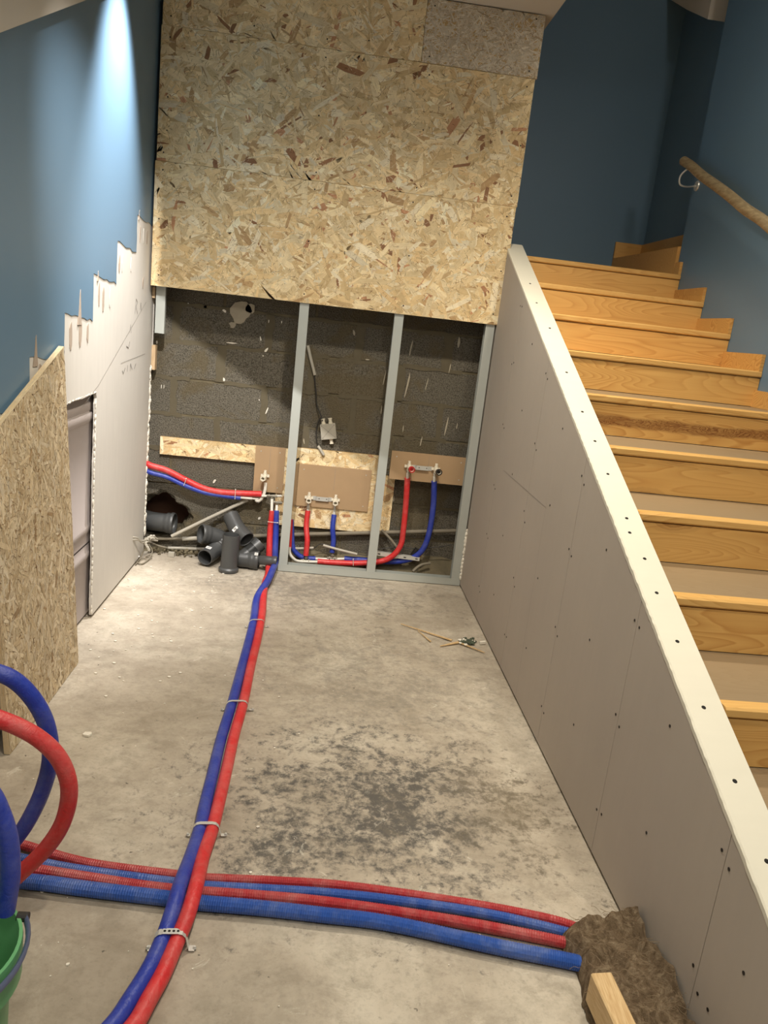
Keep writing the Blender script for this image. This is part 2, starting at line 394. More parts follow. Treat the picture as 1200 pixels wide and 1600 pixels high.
# ------------------------------------------------------------------ strand board builder
PAL = [((244, 224, 180), 6), ((238, 214, 166), 7), ((232, 204, 152), 5), ((246, 232, 198), 3), ((220, 190, 140), 2.2), ((196, 162, 116), 0.9), ((158, 116, 82), 0.5), ((204, 152, 112), 0.4)]
PALG = [((226, 214, 190), 6), ((220, 206, 180), 6), ((214, 198, 170), 5), ((230, 220, 200), 3), ((200, 182, 152), 1.5), ((180, 158, 128), 0.4)]
def strands(mb, O, ex, ey, nrm, w, h, n, rnd, pal=PAL, lmin=0.05, lmax=0.18, wmin=0.006, wmax=0.038, clampf=None, grain=(0.0, 0.9)):
    "lay n overlapping wood strands on the rectangle O + u*ex + v*ey, each a thin flake at its own height"
    O = Vector(O); ex = Vector(ex); ey = Vector(ey); nrm = Vector(nrm)
    wt = [p[1] for p in pal]
    for i in range(n):
        L = rnd.uniform(lmin, lmax)*(0.55 if rnd.random() < 0.45 else 1); B = rnd.uniform(wmin, wmax)*(1 if L > 0.06 else 0.6)
        cx = rnd.uniform(0, w); cy = rnd.uniform(0, h)
        a = rnd.gauss(grain[0], grain[1]) if rnd.random() < 0.8 else rnd.uniform(0, pi)
        base = rnd.choices(pal, wt)[0][0]; j = rnd.uniform(0.92, 1.06); col = lin(tuple(min(255, x*j) for x in base))
        pts = [(-L/2, -B/2*rnd.uniform(.5, 1)), (-L/6, -B/2), (L/2-rnd.uniform(0, .2)*L, -B/2*rnd.uniform(.7, 1)), (L/2, B/2*rnd.uniform(-.5, 1)), (L/5, B/2), (-L/2+rnd.uniform(0, .25)*L, B/2)]
        # keep the order convex
        pts = [pts[0], pts[1], pts[2], pts[3], pts[4], pts[5]]
        ca, sa_ = cos(a), sin(a); hgt = 0.0003+0.0011*(i/n)
        vs = []; uv = []; ou, ov = rnd.uniform(0, 50), rnd.uniform(0, 5)
        for x, y in pts:
            u = cx+x*ca-y*sa_; v = cy+x*sa_+y*ca
            u = min(max(u, 0), w); v = min(max(v, 0), h)
            if clampf: u, v = clampf(u, v)
            vs.append(O+ex*u+ey*v+nrm*hgt); uv.append((ou+x, ov+y))
        fl = ex.cross(ey).dot(nrm) < 0
        f = (0, 1, 2, 3, 4, 5)
        mb.add(vs, [f[::-1] if fl else f], col, uv)
def fines(mb, O, ex, ey, nrm, w, h, n, rnd, clampf=None):
    "thin curved slivers and shadow gaps between the flakes"
    O = Vector(O); ex = Vector(ex); ey = Vector(ey); nrm = Vector(nrm); fl = ex.cross(ey).dot(nrm) < 0
    tones = [((120, 84, 50), 4), ((92, 62, 38), 2), ((150, 112, 70), 4), ((250, 236, 204), 5), ((70, 48, 32), 0.8)]
    for i in range(n):
        L = rnd.uniform(0.008, 0.042); B = rnd.uniform(0.0005, 0.0022); a = rnd.uniform(0, pi); cx = rnd.uniform(0, w); cy = rnd.uniform(0, h); bend = rnd.uniform(-.2, .2)*L
        col = lin(rnd.choices(tones, [t[1] for t in tones])[0][0]); ca, sa_ = cos(a), sin(a); vs = []
        for x, y in ((-L/2, 0), (0, bend-B/2), (L/2, 0), (0, bend+B/2)):
            u = min(max(cx+x*ca-y*sa_, 0), w); v = min(max(cy+x*sa_+y*ca, 0), h)
            if clampf: u, v = clampf(u, v)
            vs.append(O+ex*u+ey*v+nrm*0.00155)
        mb.add(vs, [(3, 2, 1, 0) if fl else (0, 1, 2, 3)], col, [(0, 0), (.01, 0), (.01, .001), (0, .001)])
def edge_layers(mb, a, b, down, nrm, t, rnd):
    "flakes seen end-on along the cut edge a-b of a board of thickness t"
    a = Vector(a); b = Vector(b); L = (b-a).length; d = (b-a).normalized(); nrm = Vector(nrm); down = Vector(down)
    for i in range(int(L*60)):
        u = rnd.uniform(0, L-0.03); l = rnd.uniform(0.01, 0.05); v = rnd.uniform(0, t-0.002); k = lin(rnd.choices(PAL, [p[1] for p in PAL])[0][0])
        q = [a+d*u+down*v, a+d*(u+l)+down*v, a+d*(u+l)+down*(v+0.0015), a+d*u+down*(v+0.0015)]
        mb.add([p+nrm*0.0003 for p in q], [(0, 1, 2, 3)], k, [(0, 0), (l, 0), (l, .002), (0, .002)])
CB = lin((206, 172, 118))

# ================================================================== SETTING
rnd = random.Random(7)
# floor: slab with real unevenness
mb = MB(); nx, ny = 70, 150
x0, x1, y0, y1 = -0.05, XR+0.2, -6.0, 0.6
vs = []; fs = []
for j in range(ny+1):
    for i in range(nx+1):
        x = x0+(x1-x0)*i/nx; y = y0+(y1-y0)*j/ny
        z = 0.0015*noise.noise(Vector((x*5, y*5, 0)))+0.0008*noise.noise(Vector((x*19, y*19, 3)))-0.002
        vs.append((x, y, z))
for j in range(ny):
    for i in range(nx):
        a = j*(nx+1)+i; fs.append((a, a+1, a+nx+2, a+nx+1))
mb.add(vs, fs); mb.box((x0, y0, -0.12), (x1, y1, -0.01))
floor = ob('floor', mb, M['floor'], smooth=True, kind='structure')

# left wall ---------------------------------------------------------
YZ = lambda u, v, t: (t, u, v)
ztop = 2.95
wl = [(0.10, 0.012)]
# ragged rear edge
zz = 0.03
while zz < 1.06:
    wl.append((0.10+rnd.uniform(-0.012, 0.012), zz)); zz += rnd.uniform(0.015, 0.04)
wl += [(0.118, 1.08), (0.118, ztop), (-6, ztop), (-6, 0.012), (-1.7, 0.012), (-1.7, 1.02)]
for k in range(9):
    wl.append((-1.62+0.75*k/8, 0.985+0.02*k/8+rnd.uniform(-0.006, 0.006)))
zz = 0.98
while zz > 0.03:
    wl.append((-0.862+rnd.uniform(-0.006, 0.006), zz)); zz -= rnd.uniform(0.02, 0.07)
wl += [(-0.86, 0.012)]
mb = MB(); mb.prism(wl, YZ, -0.013, 0.0)
wall_left = ob('wall_left', mb, M['bare'], kind='structure')
# studs cavity wall behind the boards
mb = MB(); mb.box((-0.16, -6, 0), (-0.062, 0.15, ztop)); ob('backing_wall', mb, M['greyboard'], wall_left)
# recessed grey boards with tapered, ribbed edges
def ribbed(zlo, zhi, ribs):
    zs = [zlo]
    prof = [(zlo, 0.0)]
    for rz, d in ribs: prof += [(rz-0.022, 0), (rz-0.012, d), (rz+0.012, d), (rz+0.022, 0)]
    prof.append((zhi, 0)); prof.sort()
    m = MB(); vs = []
    for z, d in prof:
        vs += [(-0.03+d, -1.72, z), (-0.03+d, -0.78, z)]
    n = len(prof)
    f = [(2*i, 2*i+2, 2*i+3, 2*i+1) for i in range(n-1)]
    m.add(vs, [q[::-1] for q in f]); m.box((-0.045, -1.72, zlo), (-0.037, -0.78, zhi)); return m
ob('recessed_board', ribbed(0.345, 1.03, [(0.90, 0.006), (0.945, 0.004), (0.41, 0.005)]), M['greyboard'], wall_left, smooth=True)
ob('recessed_board', ribbed(0.012, 0.338, [(0.29, 0.005)]), M['greyboard'], wall_left, smooth=True)
# white broken plaster lips
mb = MB()
def lump(mb, c, r, rnd, sc_=(1, 1, 1), seg=7):
    vs = []; rings = 4
    for i in range(1, rings):
        for k in range(seg):
            th = pi*i/rings; ph = 2*pi*k/seg; rr = r*rnd.uniform(.7, 1.2)
            vs.append((c[0]+rr*sin(th)*cos(ph)*sc_[0], c[1]+rr*sin(th)*sin(ph)*sc_[1], c[2]+rr*cos(th)*sc_[2]))
    vs += [(c[0], c[1], c[2]+r*sc_[2]), (c[0], c[1], c[2]-r*sc_[2])]; t = len(vs)-2
    fs = []
    for i in range(rings-2):
        for k in range(seg):
            a = i*seg+k; b = i*seg+(k+1) % seg; fs.append((a, a+seg, b+seg, b))
    for k in range(seg): fs.append((t, k, (k+1) % seg)); fs.append((t+1, (rings-2)*seg+(k+1) % seg, (rings-2)*seg+k))
    mb.add(vs, fs)
z = 0.12
while z < 1.06:
    lump(mb, (0.0, 0.105+rnd.uniform(-.006, .01), z), rnd.uniform(0.006, 0.014), rnd, (0.7, 1, 1.6)); z += rnd.uniform(0.008, 0.02)
z = 0.03
while z < 0.98:
    lump(mb, (-0.002, -0.866+rnd.uniform(-.003, .003), z), rnd.uniform(0.003, 0.007), rnd, (0.7, 0.7, 2.2)); z += rnd.uniform(0.01, 0.03)
for k in range(40):
    lump(mb, (-0.002, -1.62+0.75*k/39, 0.986+0.02*k/39), rnd.uniform(0.003, 0.007), rnd, (0.7, 1.8, 0.8))
ob('broken_plaster_edge', mb, M['plaster'], wall_left, smooth=True, kind='stuff', label='crumbly white gypsum edge of the cut boards')
# blue paint: stops in steps where the old staircase used to be
steps_y = [0.118, -0.285, -0.613, -0.940, -1.270, -1.596]+[-1.596-0.325*k for k in range(1, 8)]
steps_z = [1.765, 1.615, 1.46, 1.305, 1.165]+[1.165-0.15*k for k in range(1, 8)]
bp = [(0.118, ztop)]
for k, zz in enumerate(steps_z):
    ya, yb = steps_y[k], steps_y[k+1]
    n = 9
    for i in range(n+1):
        y = ya+(yb-ya)*i/n; tilt = 0.022*(i/n-0.3)
        bp.append((y, zz+tilt+rnd.uniform(-0.006, 0.006)))
    if k < len(steps_z)-1:
        for q in (0.3, 0.6): bp.append((yb+rnd.uniform(-.004, .004), zz+(steps_z[k+1]-zz)*q))
bp += [(-4.2, 0.08), (-6, 0.012), (-6, ztop)]
mb = MB(); mb.prism(bp, YZ, 0.0003, 0.0022)
ob('paint_layer', mb, M['blue'], wall_left, label='blue painted skin ending in a stepped outline')
# torn streaks, gouges and pencil marks of the removed stairs
def lens(c, ry, rz, n=10, up=0.0):
    return [(c[0]+ry*cos(2*pi*k/n)*rnd.uniform(.8, 1.15), c[1]+rz*sin(2*pi*k/n)*rnd.uniform(.85, 1.1)+up) for k in range(n)]
for (y, z, ry, rz, mt) in [(-0.80, 1.385, .014, .05, 'torn'), (-0.70, 1.39, .012, .045, 'bare'), (-0.86, 1.40, .010, .05, 'torn'), (-1.09, 1.25, .018, .055, 'torn'), (-1.20, 1.24, .018, .05, 'torn'), (-1.0, 1.25, .012, .04, 'torn'), (-0.57, 1.54, .012, .04, 'torn'), (-0.52, 1.545, .010, .04, 'bare'), (-0.37, 1.55, .009, .03, 'bare'), (-0.22, 1.70, .009, .035, 'torn'), (-0.15, 1.70, .008, .035, 'bare'), (-0.08, 1.70, .008, .035, 'torn'), (-0.13, 1.48, .01, .03, 'torn'), (-1.50, 1.10, .022, .06, 'torn')]:
    mb = MB(); mb.prism(lens((y, z), ry, rz), YZ, 0.0003, 0.002); ob('torn_patch', mb, M[mt], wall_left)
for (y, z, w_, h_) in [(-1.105, 1.28, 0.022, 0.13), (-1.545, 1.15, 0.02, 0.10), (-0.255, 1.76, 0.006, 0.045), (-0.885, 1.45, 0.008, 0.04)]:
    mb = MB(); mb.prism([(y-w_, z), (y+w_, z), (y+w_*.6, z+h_*.35), (y+w_*.15, z+h_), (y-w_*.1, z+h_*.9), (y-w_*.5, z+h_*.4)], YZ, 0.0005, 0.0036); ob('torn_streak', mb, M['torn'], wall_left)
def stroke(pts, wd=0.0018, name='pencil_line', parent=wall_left, mat='pencil'):
    m = MB()
    for a, b in zip(pts, pts[1:]):
        d = (Vector((0, *b))-Vector((0, *a))); n_ = Vector((0, -d.z, d.y)).normalized()*wd/2
        A = Vector((0, *a)); B = Vector((0, *b))
        m.add([(0.0008, *(A-n_)[1:]), (0.0008, *(B-n_)[1:]), (0.0008, *(B+n_)[1:]), (0.0008, *(A+n_)[1:])], [(0, 1, 2, 3)])
    return ob(name, m, M[mat], parent)
stroke([(-0.83, 1.037), (-0.05, 1.39)]); stroke([(-0.50, 1.105), (-0.03, 1.13)]); stroke([(-1.0, 0.98), (-0.83, 1.037)])
stroke([(-0.27, 1.33), (-0.255, 1.40), (-0.225, 1.385), (-0.25, 1.365), (-0.22, 1.33)], 0.004); stroke([(-0.17, 1.35), (-0.16, 1.385), (-0.145, 1.345)], 0.004)
stroke([(-0.47, 1.07), (-0.45, 1.055), (-0.42, 1.08)], 0.005); stroke([(-0.38, 1.06), (-0.375, 1.09)], 0.005); stroke([(-0.33, 1.06), (-0.325, 1.095), (-0.29, 1.065)], 0.005); stroke([(-0.25, 1.065), (-0.22, 1.09)], 0.005)
stroke([(-0.41, 1.18), (-0.37, 1.17), (-0.35, 1.2)], 0.005)
stroke([(-0.36, 1.24), (-0.345, 1.28), (-0.33, 1.24)], 0.003)
# sloping white bulkhead high on the left wall
mb = MB(); mb.prism([(-6, 0.3), (-6, 3.0), (0.0, 3.0), (0.0, 2.905), (-1.0, 2.431), (-2.4, 1.768)][1:]+[(-6, 0.35)], YZ, 0.002, 0.03)
ob('trim_1', mb, M['white'], kind='structure')

# ceiling over the corridor, and the upper ceiling over the stairs
mb = MB(); mb.box((-0.1, -6, 2.955), (1.885, 0.25, 3.20)); ob('ceiling', mb, M['white'], kind='structure')
mb = MB(); mb.box((1.885, -6, 3.75), (3.2, 1.1, 3.85)); ob('ceiling_stair', mb, M['white'], kind='structure')
mb = MB(); mb.box((1.80, -6, 3.2), (1.885, 0.25, 3.75)); mb.box((1.76, 0.25, 1.2), (1.86, 0.95, 3.75)); ob('wall_stair_side', mb, M['white'], kind='structure')
mb = MB(); mb.prism([(1.4, 3.66), (0.9, 3.49), (0.567, 3.309), (0.25, 3.15), (0.25, 3.4), (0.9, 3.74), (1.4, 3.74)], lambda u, v, t: (t, u, v), 2.76, 3.3)
ob('ceiling_sloped', mb, M['white'], kind='structure')
# unseen plate added to cut the spot's beam into the diagonal shadow
def platept(P, k): return LA+(P-LA)*k
PC = PA+(PB-PA)*2.6; dl = (PB-PA).normalized(); nn = (PA-LA).cross(PB-LA).normalized()
if nn.z < 0: nn = -nn
q0 = platept(PA, 0.12); q1 = platept(PC, 0.12)
mb = MB(); ff = (PB-LA).normalized()*0.002
vs = [q0, q1, q1+nn*0.22, q0+Vector((0, 0, 0.24))]
mb.add([v-ff for v in vs]+[v+ff for v in vs], [(0, 1, 2, 3), (7, 6, 5, 4), (0, 4, 5, 1), (1, 5, 6, 2), (2, 6, 7, 3), (3, 7, 4, 0)])
tag(ob('shadow_plate', mb, simple('black_sheet', (30, 30, 30), 0.7, bump=0)), 'black sheet added under the ceiling to cast the diagonal shadow', 'lamp')
# back wall of the stairwell, right wall, wall behind the photographer
mb = MB(); mb.box((1.76, 0.9, 1.0), (3.3, 1.0, 3.85)); ob('wall_back', mb, M['blue'], kind='structure')
mb = MB(); mb.box((XR, -6, -0.1), (XR+0.13, 0.03, 3.85)); mb.box((XR+0.1305, -0.2, -0.1), (XR+0.22, 0.90, 3.85)); ob('wall_right', mb, M['blue'], kind='structure')
mb = MB(); mb.box((-0.1, -6.1, 0), (XR+0.3, -6.0, 3.85)); ob('wall_front', mb, M['blue'], kind='structure')

# ------------------------------------------------------------------ concrete block wall
YB = 0.20
wb = bpy.data.objects.new('wall_block', None); COL.objects.link(wb); wb['kind'] = 'structure'
mb = MB(); mb.box((0.37, YB+0.004, -0.05), (1.86, YB+0.2, 2.9)); mb.box((-0.16, YB+0.004, 0.402), (0.37, YB+0.2, 2.9)); ob('mortar_bed', mb, M['mortar'], wb)
def block(xa, xb, za, zb):
    m = MB(); j = 0.004; n = 5; c = 0.004
    o_ = rnd.uniform(-0.0015, 0.0025)
    xa += j; xb -= j; za += j; zb -= j; y = YB-o_
    m.add([(xa, YB+.02, za), (xb, YB+.02, za), (xb, YB+.02, zb), (xa, YB+.02, zb), (xa+c, y, za+c), (xb-c, y, za+c), (xb-c, y, zb-c), (xa+c, y, zb-c)],
          [(4, 5, 6, 7), (0, 1, 5, 4), (1, 2, 6, 5), (2, 3, 7, 6), (3, 0, 4, 7)])
    return ob('block', m, M['block'], wb)
for cidx in range(9):
    za = 0.2*cidx-0.0; off = 0.11 if cidx % 2 == 0 else 0.36
    xs = [-0.16]+[off+0.5*k for k in range(-1, 5) if -0.10 < off+0.5*k < 1.8]+[1.85]
    for a, b in zip(xs, xs[1:]):
        if cidx < 2 and a < 0.36:
            if b > 0.38: block(0.375, b, za, za+0.2)
            continue
        block(a, b, za, za+0.2)
# broken-out corner with the drain hole
mb = MB(); hx, hz = 0.09, 0.20; n = 44
inn = []; out = []
for k in range(n):
    a = 2*pi*k/n; r = (0.145+0.012*sin(5*a)+0.01*cos(3*a)+rnd.uniform(-.008, .008))
    inn.append((hx+r*cos(a)*(1.0 if cos(a) > 0 else 1.3), hz-0.01+r*sin(a)*(1.08 if sin(a) > 0 else 0.75)))
    ca, sa_ = cos(a), sin(a); s_ = min((0.37-hx)/ca if ca > 1e-6 else (-0.16-hx)/ca if ca < -1e-6 else 9, (0.40-hz)/sa_ if sa_ > 1e-6 else (-0.02-hz)/sa_ if sa_ < -1e-6 else 9)
    out.append((hx+ca*s_, hz+sa_*s_))
vs = [(p[0], YB, p[1]) for p in out]+[(p[0], YB-0.0, p[1]) for p in inn]
lay = [(0.012, 0.97), (0.03, 0.88), (0.05, 0.92), (0.08, 0.80), (0.17, 0.76)]
for d, q in lay:
    vs += [(hx+(p[0]-hx)*q*rnd.uniform(.93, 1.05), YB+d+rnd.uniform(-.006, .006), hz+(p[1]-hz)*q*rnd.uniform(.93, 1.05)) for p in inn]
fs = []
for L_ in range(len(lay)+1):
    for k in range(n):
        a = L_*n+k; b = L_*n+(k+1) % n; fs.append((a, b, b+n, a+n))
mb.add(vs, fs); ob('broken_block', mb, M['block'], wb, label='block with a ragged hole broken through it')
mb = MB(); mb.box((-0.2, YB+0.22, -0.1), (0.45, YB+0.34, 0.6)); mb.box((-0.2, YB+.17, -0.12), (0.45, YB+.33, 0.02)); mb.box((0.37, YB+0.2, 0.0), (0.42, YB+0.31, 0.5)); mb.box((-0.2, YB+0.205, 0.40), (0.45, YB+0.31, 0.5))
mb.box((-0.24, YB-0.05, -0.1), (-0.165, YB+.34, 0.6))
ob('cavity', mb, M['dark'], wb)
# white splashes, smears and a mortar bank at the foot of the wall
def splash(px, py, w_, h_, a=0.0, name='plaster_splash', mat='plaster', n=9, th=0.003):
    c = U(px, py, 1, YB-0.004); pts = []
    for k in range(n):
        t = 2*pi*k/n; x = w_*cos(t)*rnd.uniform(.6, 1.2); z = h_*sin(t)*rnd.uniform(.7, 1.15)
        pts.append((c.x+x*cos(a)-z*sin(a), c.z+x*sin(a)+z*cos(a)))
    m = MB(); m.prism(pts, lambda u, v, t: (u, t, v), YB-0.001, YB-0.003-th)
    return ob(name, m, M[mat], wb)
M['smear'] = simple('mortar_smear', (172, 162, 142), 0.9, var=0.12, scale=30, bump=0.4)
splash(376, 488, 0.055, 0.062, 0.2, 'mortar_smear', 'smear', 14); splash(364, 508, 0.02, 0.02, 0, 'mortar_smear', 'smear')
splash(392, 482, 0.03, 0.025, 0.2, 'mortar_smear', 'smear')
for q in [(351, 486, .012, .008, -.4), (407, 529, .004, .014, .3), (416, 547, .006, .016, -.5), (350, 593, .007, .012, .2), (362, 536, .03, .004, 0), (417, 642, .005, .022, -.3), (411, 556, .004, .004, 0), (294, 474, .003, .003, 0), (405, 625, .004, .004, 0), (420, 502, .003, .01, 0), (440, 503, .003, .008, 0),
          (553, 520, .006, .018, .3), (574, 562, .014, .004, 0), (642, 545, .005, .055, -.12), (637, 600, .005, .075, -.12), (630, 670, .003, .02, 0), (717, 535, .008, .035, 0), (703, 575, .003, .03, -.1), (667, 600, .003, .04, -.15), (697, 668, .005, .06, -.1), (714, 666, .003, .02, -.1), (658, 690, .004, .03, -.1), (601, 590, .003, .05, -.1), (596, 640, .003, .03, 0), (615, 780, .003, .02, 0), (475, 690, .004, .02, .2), (335, 752, .006, .014, -.5), (405, 810, .006, .010, -.6), (252, 604, .002, .012, 0), (256, 604, .002, .012, 0), (245, 535, .004, .01, 0)]:
    splash(q[0], q[1], q[2], q[3], q[4], mat='plaster' if q[0] < 470 else 'smear', th=0.0008)
M['joint'] = simple('joint_smear', (94, 86, 68), 0.95, var=0.15, scale=30, bump=0.5)
for (x, z) in [(0.11, 0.9), (0.61, 0.9), (1.11, 0.9), (0.36, 0.7), (0.86, 0.7), (1.36, 1.1), (0.36, 1.1), (0.86, 1.1), (1.11, 1.3), (0.61, 1.3), (0.11, 1.3), (1.61, 0.9), (1.61, 1.3)]:
    w_ = rnd.uniform(.018, .034); pts = []
    for k in range(7): pts.append((x-w_*rnd.uniform(.6, 1.2), z-0.095+0.19*k/6))
    for k in range(7): pts.append((x+w_*rnd.uniform(.6, 1.2), z+0.095-0.19*k/6))
    m = MB(); m.prism(pts, lambda u, v, t: (u, t, v), YB+0.003, YB-0.0032); ob('joint_smear', m, M['joint'], wb)
for z in (0.6, 0.8, 1.0, 1.2, 1.4):
    for k in range(5):
        x = 0.1+0.36*k+rnd.uniform(-.05, .05); L_ = rnd.uniform(.1, .17); pts = [(x-L_+2*L_*i/8, z-0.010*rnd.uniform(.4, 1.6)) for i in range(9)]+[(x+L_-2*L_*i/8, z+0.010*rnd.uniform(.4, 1.6)) for i in range(9)]
        m = MB(); m.prism(pts, lambda u, v, t: (u, t, v), YB+0.003, YB-0.0026); ob('joint_smear', m, M['joint'], wb)
mb = MB(); vs = []; fs = []; nx = 70; nt = 7
for i in range(nx+1):
    x = -0.02+1.86*i/nx; hgt = (0.025 if x < 0.7 else 0.085+0.05*(x-0.7))*(0.8+0.5*noise.noise(Vector((x*4, 1, 0)))); dep = 0.05 if x < 0.7 else 0.13
    for j in range(nt+1):
        s_ = j/nt; y = YB+0.01-dep*s_; zq = hgt*(1-s_)**1.4+0.012*noise.noise(Vector((x*14, y*20, 5)))*(1-s_)-0.004*s_
        vs.append((x, y, zq))
for i in range(nx):
    for j in range(nt): a = i*(nt+1)+j; fs.append((a, a+1, a+nt+2, a+nt+1))
mb.add(vs, fs); ob('mortar_bank', mb, M['mortar'], wb, smooth=True, label='rough bank of mortar along the foot of the wall')

# ------------------------------------------------------------------ partition beside the stairs
SL, Z0 = 0.4719, 1.861
ztp = lambda y: Z0+SL*y
wp = bpy.data.objects.new('wall_partition', None); COL.objects.link(wp); wp['kind'] = 'structure'
js = [0.055, -0.49, -1.089, -1.700, -2.290, -2.870, -3.50]
for a, b in zip(js, js[1:]):
    a -= 0.0012; b += 0.0012
    m = MB(); m.prism([(a, 0.010), (b, 0.010), (b, max(0.02, ztp(b)-0.004)), (a, ztp(a)-0.004)], YZ, W, W+0.0125); ob('plasterboard', m, M['part'], wp)
m = MB(); m.prism([(0.055, -0.01), (-3.9, -0.01), (-3.9, ztp(-3.9)-0.008), (0.055, ztp(0.055)-0.02)], YZ, W+0.0127, WO-0.0127); ob('core', m, M['core'], wp)
m = MB(); m.prism([(0.06, 0.0), (-3.9, 0.0), (-3.9, max(0.01, ztp(-3.9)-0.004)), (0.06, ztp(0.06)-0.004)], YZ, WO-0.0125, WO-0.001); ob('plasterboard', m, M['part'], wp)
# sloping cap board, its left cut edge rough, its top end rounded off
def cap_pts():
    ss = []
    y = 0.085
    while y > -3.62: ss.append(y); y -= 0.012
    return ss
m = MB(); vs = []; ys = cap_pts()
for i, y in enumerate(ys):
    e = min(1.0, (0.085-y)/0.035); rr = 0.022*(1-sqrt(max(0, 1-(1-e)**2)))
    jg = rnd.uniform(-.0008, .0008)*(1 if y < -0.8 else .3)
    zt = ztp(y)+0.012-rr*1.2; zb = ztp(y)-0.003-rr*.6
    vs += [(W-0.001+jg+rr*.5, y, zb), (W-0.001+jg*1.3+rr*.5, y, zt-0.0035), (W+0.003+rr*.5, y, zt), (WO+0.001-rr, y, zt), (WO+0.003-rr, y, zb)]
fs = []
for i in range(len(ys)-1):
    for k in range(5):
        a = i*5+k; b = i*5+(k+1) % 5; fs.append((a, a+5, b+5, b))
fs.append((0, 1, 2, 3, 4)); fs.append(tuple(5*(len(ys)-1)+k for k in (4, 3, 2, 1, 0)))
m.add(vs, fs); ob('cap_board', m, M['cap'], wp, label='pale sloping board capping the partition')
# screws
def disc(r, t, n=8):
    m = MB(); m.sweep([((0, 0, 0), (1, 0, 0), r), ((t, 0, 0), (1, 0, 0), r*.8)], n); return m
scr = ob('screw', disc(0.0042, 0.0015), M['screw'], wp)
def copyobj(o, loc, rot=None, parent=None):
    c = o.copy(); COL.objects.link(c); c.location = loc
    if rot is not None: c.rotation_euler = rot
    if parent is not None: c.parent = parent
    return c
spots = []
for j, y in enumerate(js[1:-1]):
    zt_ = ztp(y)-0.05; z = zt_; k = 0
    while z > 0.03:
        spots.append((y+0.017, z-rnd.uniform(0, .03))); spots.append((y-0.018, z-rnd.uniform(0, .05)-0.01)); z -= 0.26+rnd.uniform(0, .04)
for y in (-0.79, -1.4, -2.0, -2.56):
    z = ztp(y)-0.09
    while z > 0.1: spots.append((y, z)); z -= 0.29
spots += [(-3.0, 0.3), (-2.93, 0.14)]
first = True
for y, z in spots:
    loc = (W-0.0012, y, z); rot = (0, pi, 0)
    if first: scr.location = loc; first = False
    else: copyobj(scr, loc)
cs = ob('cap_screw', disc(0.0055, 0.0012), M['screw'], wp)
ang = atan2(SL, 1)
first = True
for k, (y, x) in enumerate([(-0.42, 1.862), (-0.62, 1.855), (-0.85, 1.868), (-1.2, 1.862), (-1.461, 1.86), (-1.63, 1.862), (-1.80, 1.86), (-2.0, 1.862), (-2.06, 1.853), (-2.159, 1.866), (-2.28, 1.86), (-2.432, 1.862), (-2.61, 1.86), (-2.777, 1.862), (-2.93, 1.86)]):
    loc = (x, y, ztp(y)+0.012); rot = (0, -pi/2, 0)
    o = cs if first else copyobj(cs, loc); first = False
    o.location = loc; o.rotation_euler = (Matrix.Rotation(ang, 4, 'X') @ Matrix.Rotation(-pi/2, 4, 'Y')).to_euler()
# pencil lines on the partition
def pstroke(a, b, wd=0.0016):
    m = MB(); A = Vector((W-0.0006, *a)); B = Vector((W-0.0006, *b)); d = B-A; n_ = Vector((0, -d.z, d.y)).normalized()*wd/2
    m.add([A-n_, B-n_, B+n_, A+n_], [(0, 1, 2, 3)]); ob('pencil_line', m, M['pencil'], wp)
p = U(787, 735, 0, W); q = U(853, 793, 0, W); pstroke((p.y, p.z), (q.y, q.z)); pstroke((q.y, q.z+.02), (q.y-0.01, 0.02), 0.001)
# plaster lumps along the rear foot of the partition
mb = MB()
for z in [0.05+0.022*k for k in range(14)]: lump(mb, (W-0.004, -0.006, z), rnd.uniform(.006, .011), rnd, (1, .7, 1.6))
ob('broken_plaster_edge', mb, M['plaster'], wp, smooth=True, kind='stuff')

# ------------------------------------------------------------------ staircase
NY, NZ, G, R_ = -0.038, 1.814, 0.3222, 0.1492
st = thing('staircase', (2.33, -2.0, 0), 'varnished orange pine staircase rising between the plasterboard partition and the right blue wall', 'staircase')
xa, xb = WO+0.004, XR-0.002
for k in range(12):
    y = NY-G*k; zb = NZ-R_*k; zt = zb+0.026
    yback = y+G+0.008 if k else 0.895
    m = MB(); m.box((xa, y+0.042, zb), (xb, yback, zt-0.0008)); ob('tread', m, M['tread'] if k >= 4 else M['nosing'], st)
    m = MB(); e = 0.005
    m.prism([(y+0.0415, zb), (y+e, zb), (y, zb+e), (y, zt-e), (y+e, zt), (y+0.0415, zt)], YZ, xa, xb); ob('nosing', m, M['nosing'], st)
    m = MB(); zl = zb-R_+0.026+0.0015 if k < 11 else 0.0
    m.box((xa, y+0.007, zl), (xb, y+0.026, zb-0.0035)); m.box((xa, y+0.024, zl), (xb, y+0.03, zb))
    ob('riser', m, M['risers'][{4: 3, 5: 2, 6: 1}.get(k, k % 3 if k % 3 != 1 else 0)], st)
    # skirting piece against the right wall
    if k >= 1:
        ya_, yb_ = y+G-0.002-0.005+0.02, y+0.003
        zt2 = zt+0.070; m = MB(); m.box((XR-0.016, yb_, zt), (XR-0.001, ya_+0.0, zt2)); ob('skirting', m, M['risers'][(k*2) % 3 if (k*2) % 3 != 1 else 0], st)
# quarter landing and next step up to the right
m = MB(); m.prism([(XR-0.002, 0.035), (XR+0.125, 0.035), (XR+0.125, 0.893), (2.70, 0.893), (2.72, 0.60), (XR-0.01, 0.05)], lambda u, v, t: (u, v, t), 1.845, 1.99); ob('winder_step', m, M['risers'][0], st)
m = MB(); m.box((2.70, 0.880, 1.992), (XR+0.125, 0.895, 2.09)); m.box((XR+0.112, 0.06, 1.992), (XR+0.126, 0.878, 2.09)); ob('skirting', m, M['risers'][2], st)
m = MB(); m.box((XR-0.016, NY+0.006, NZ+.027), (XR-0.001, 0.028, 1.905)); ob('skirting', m, M['risers'][0], st)

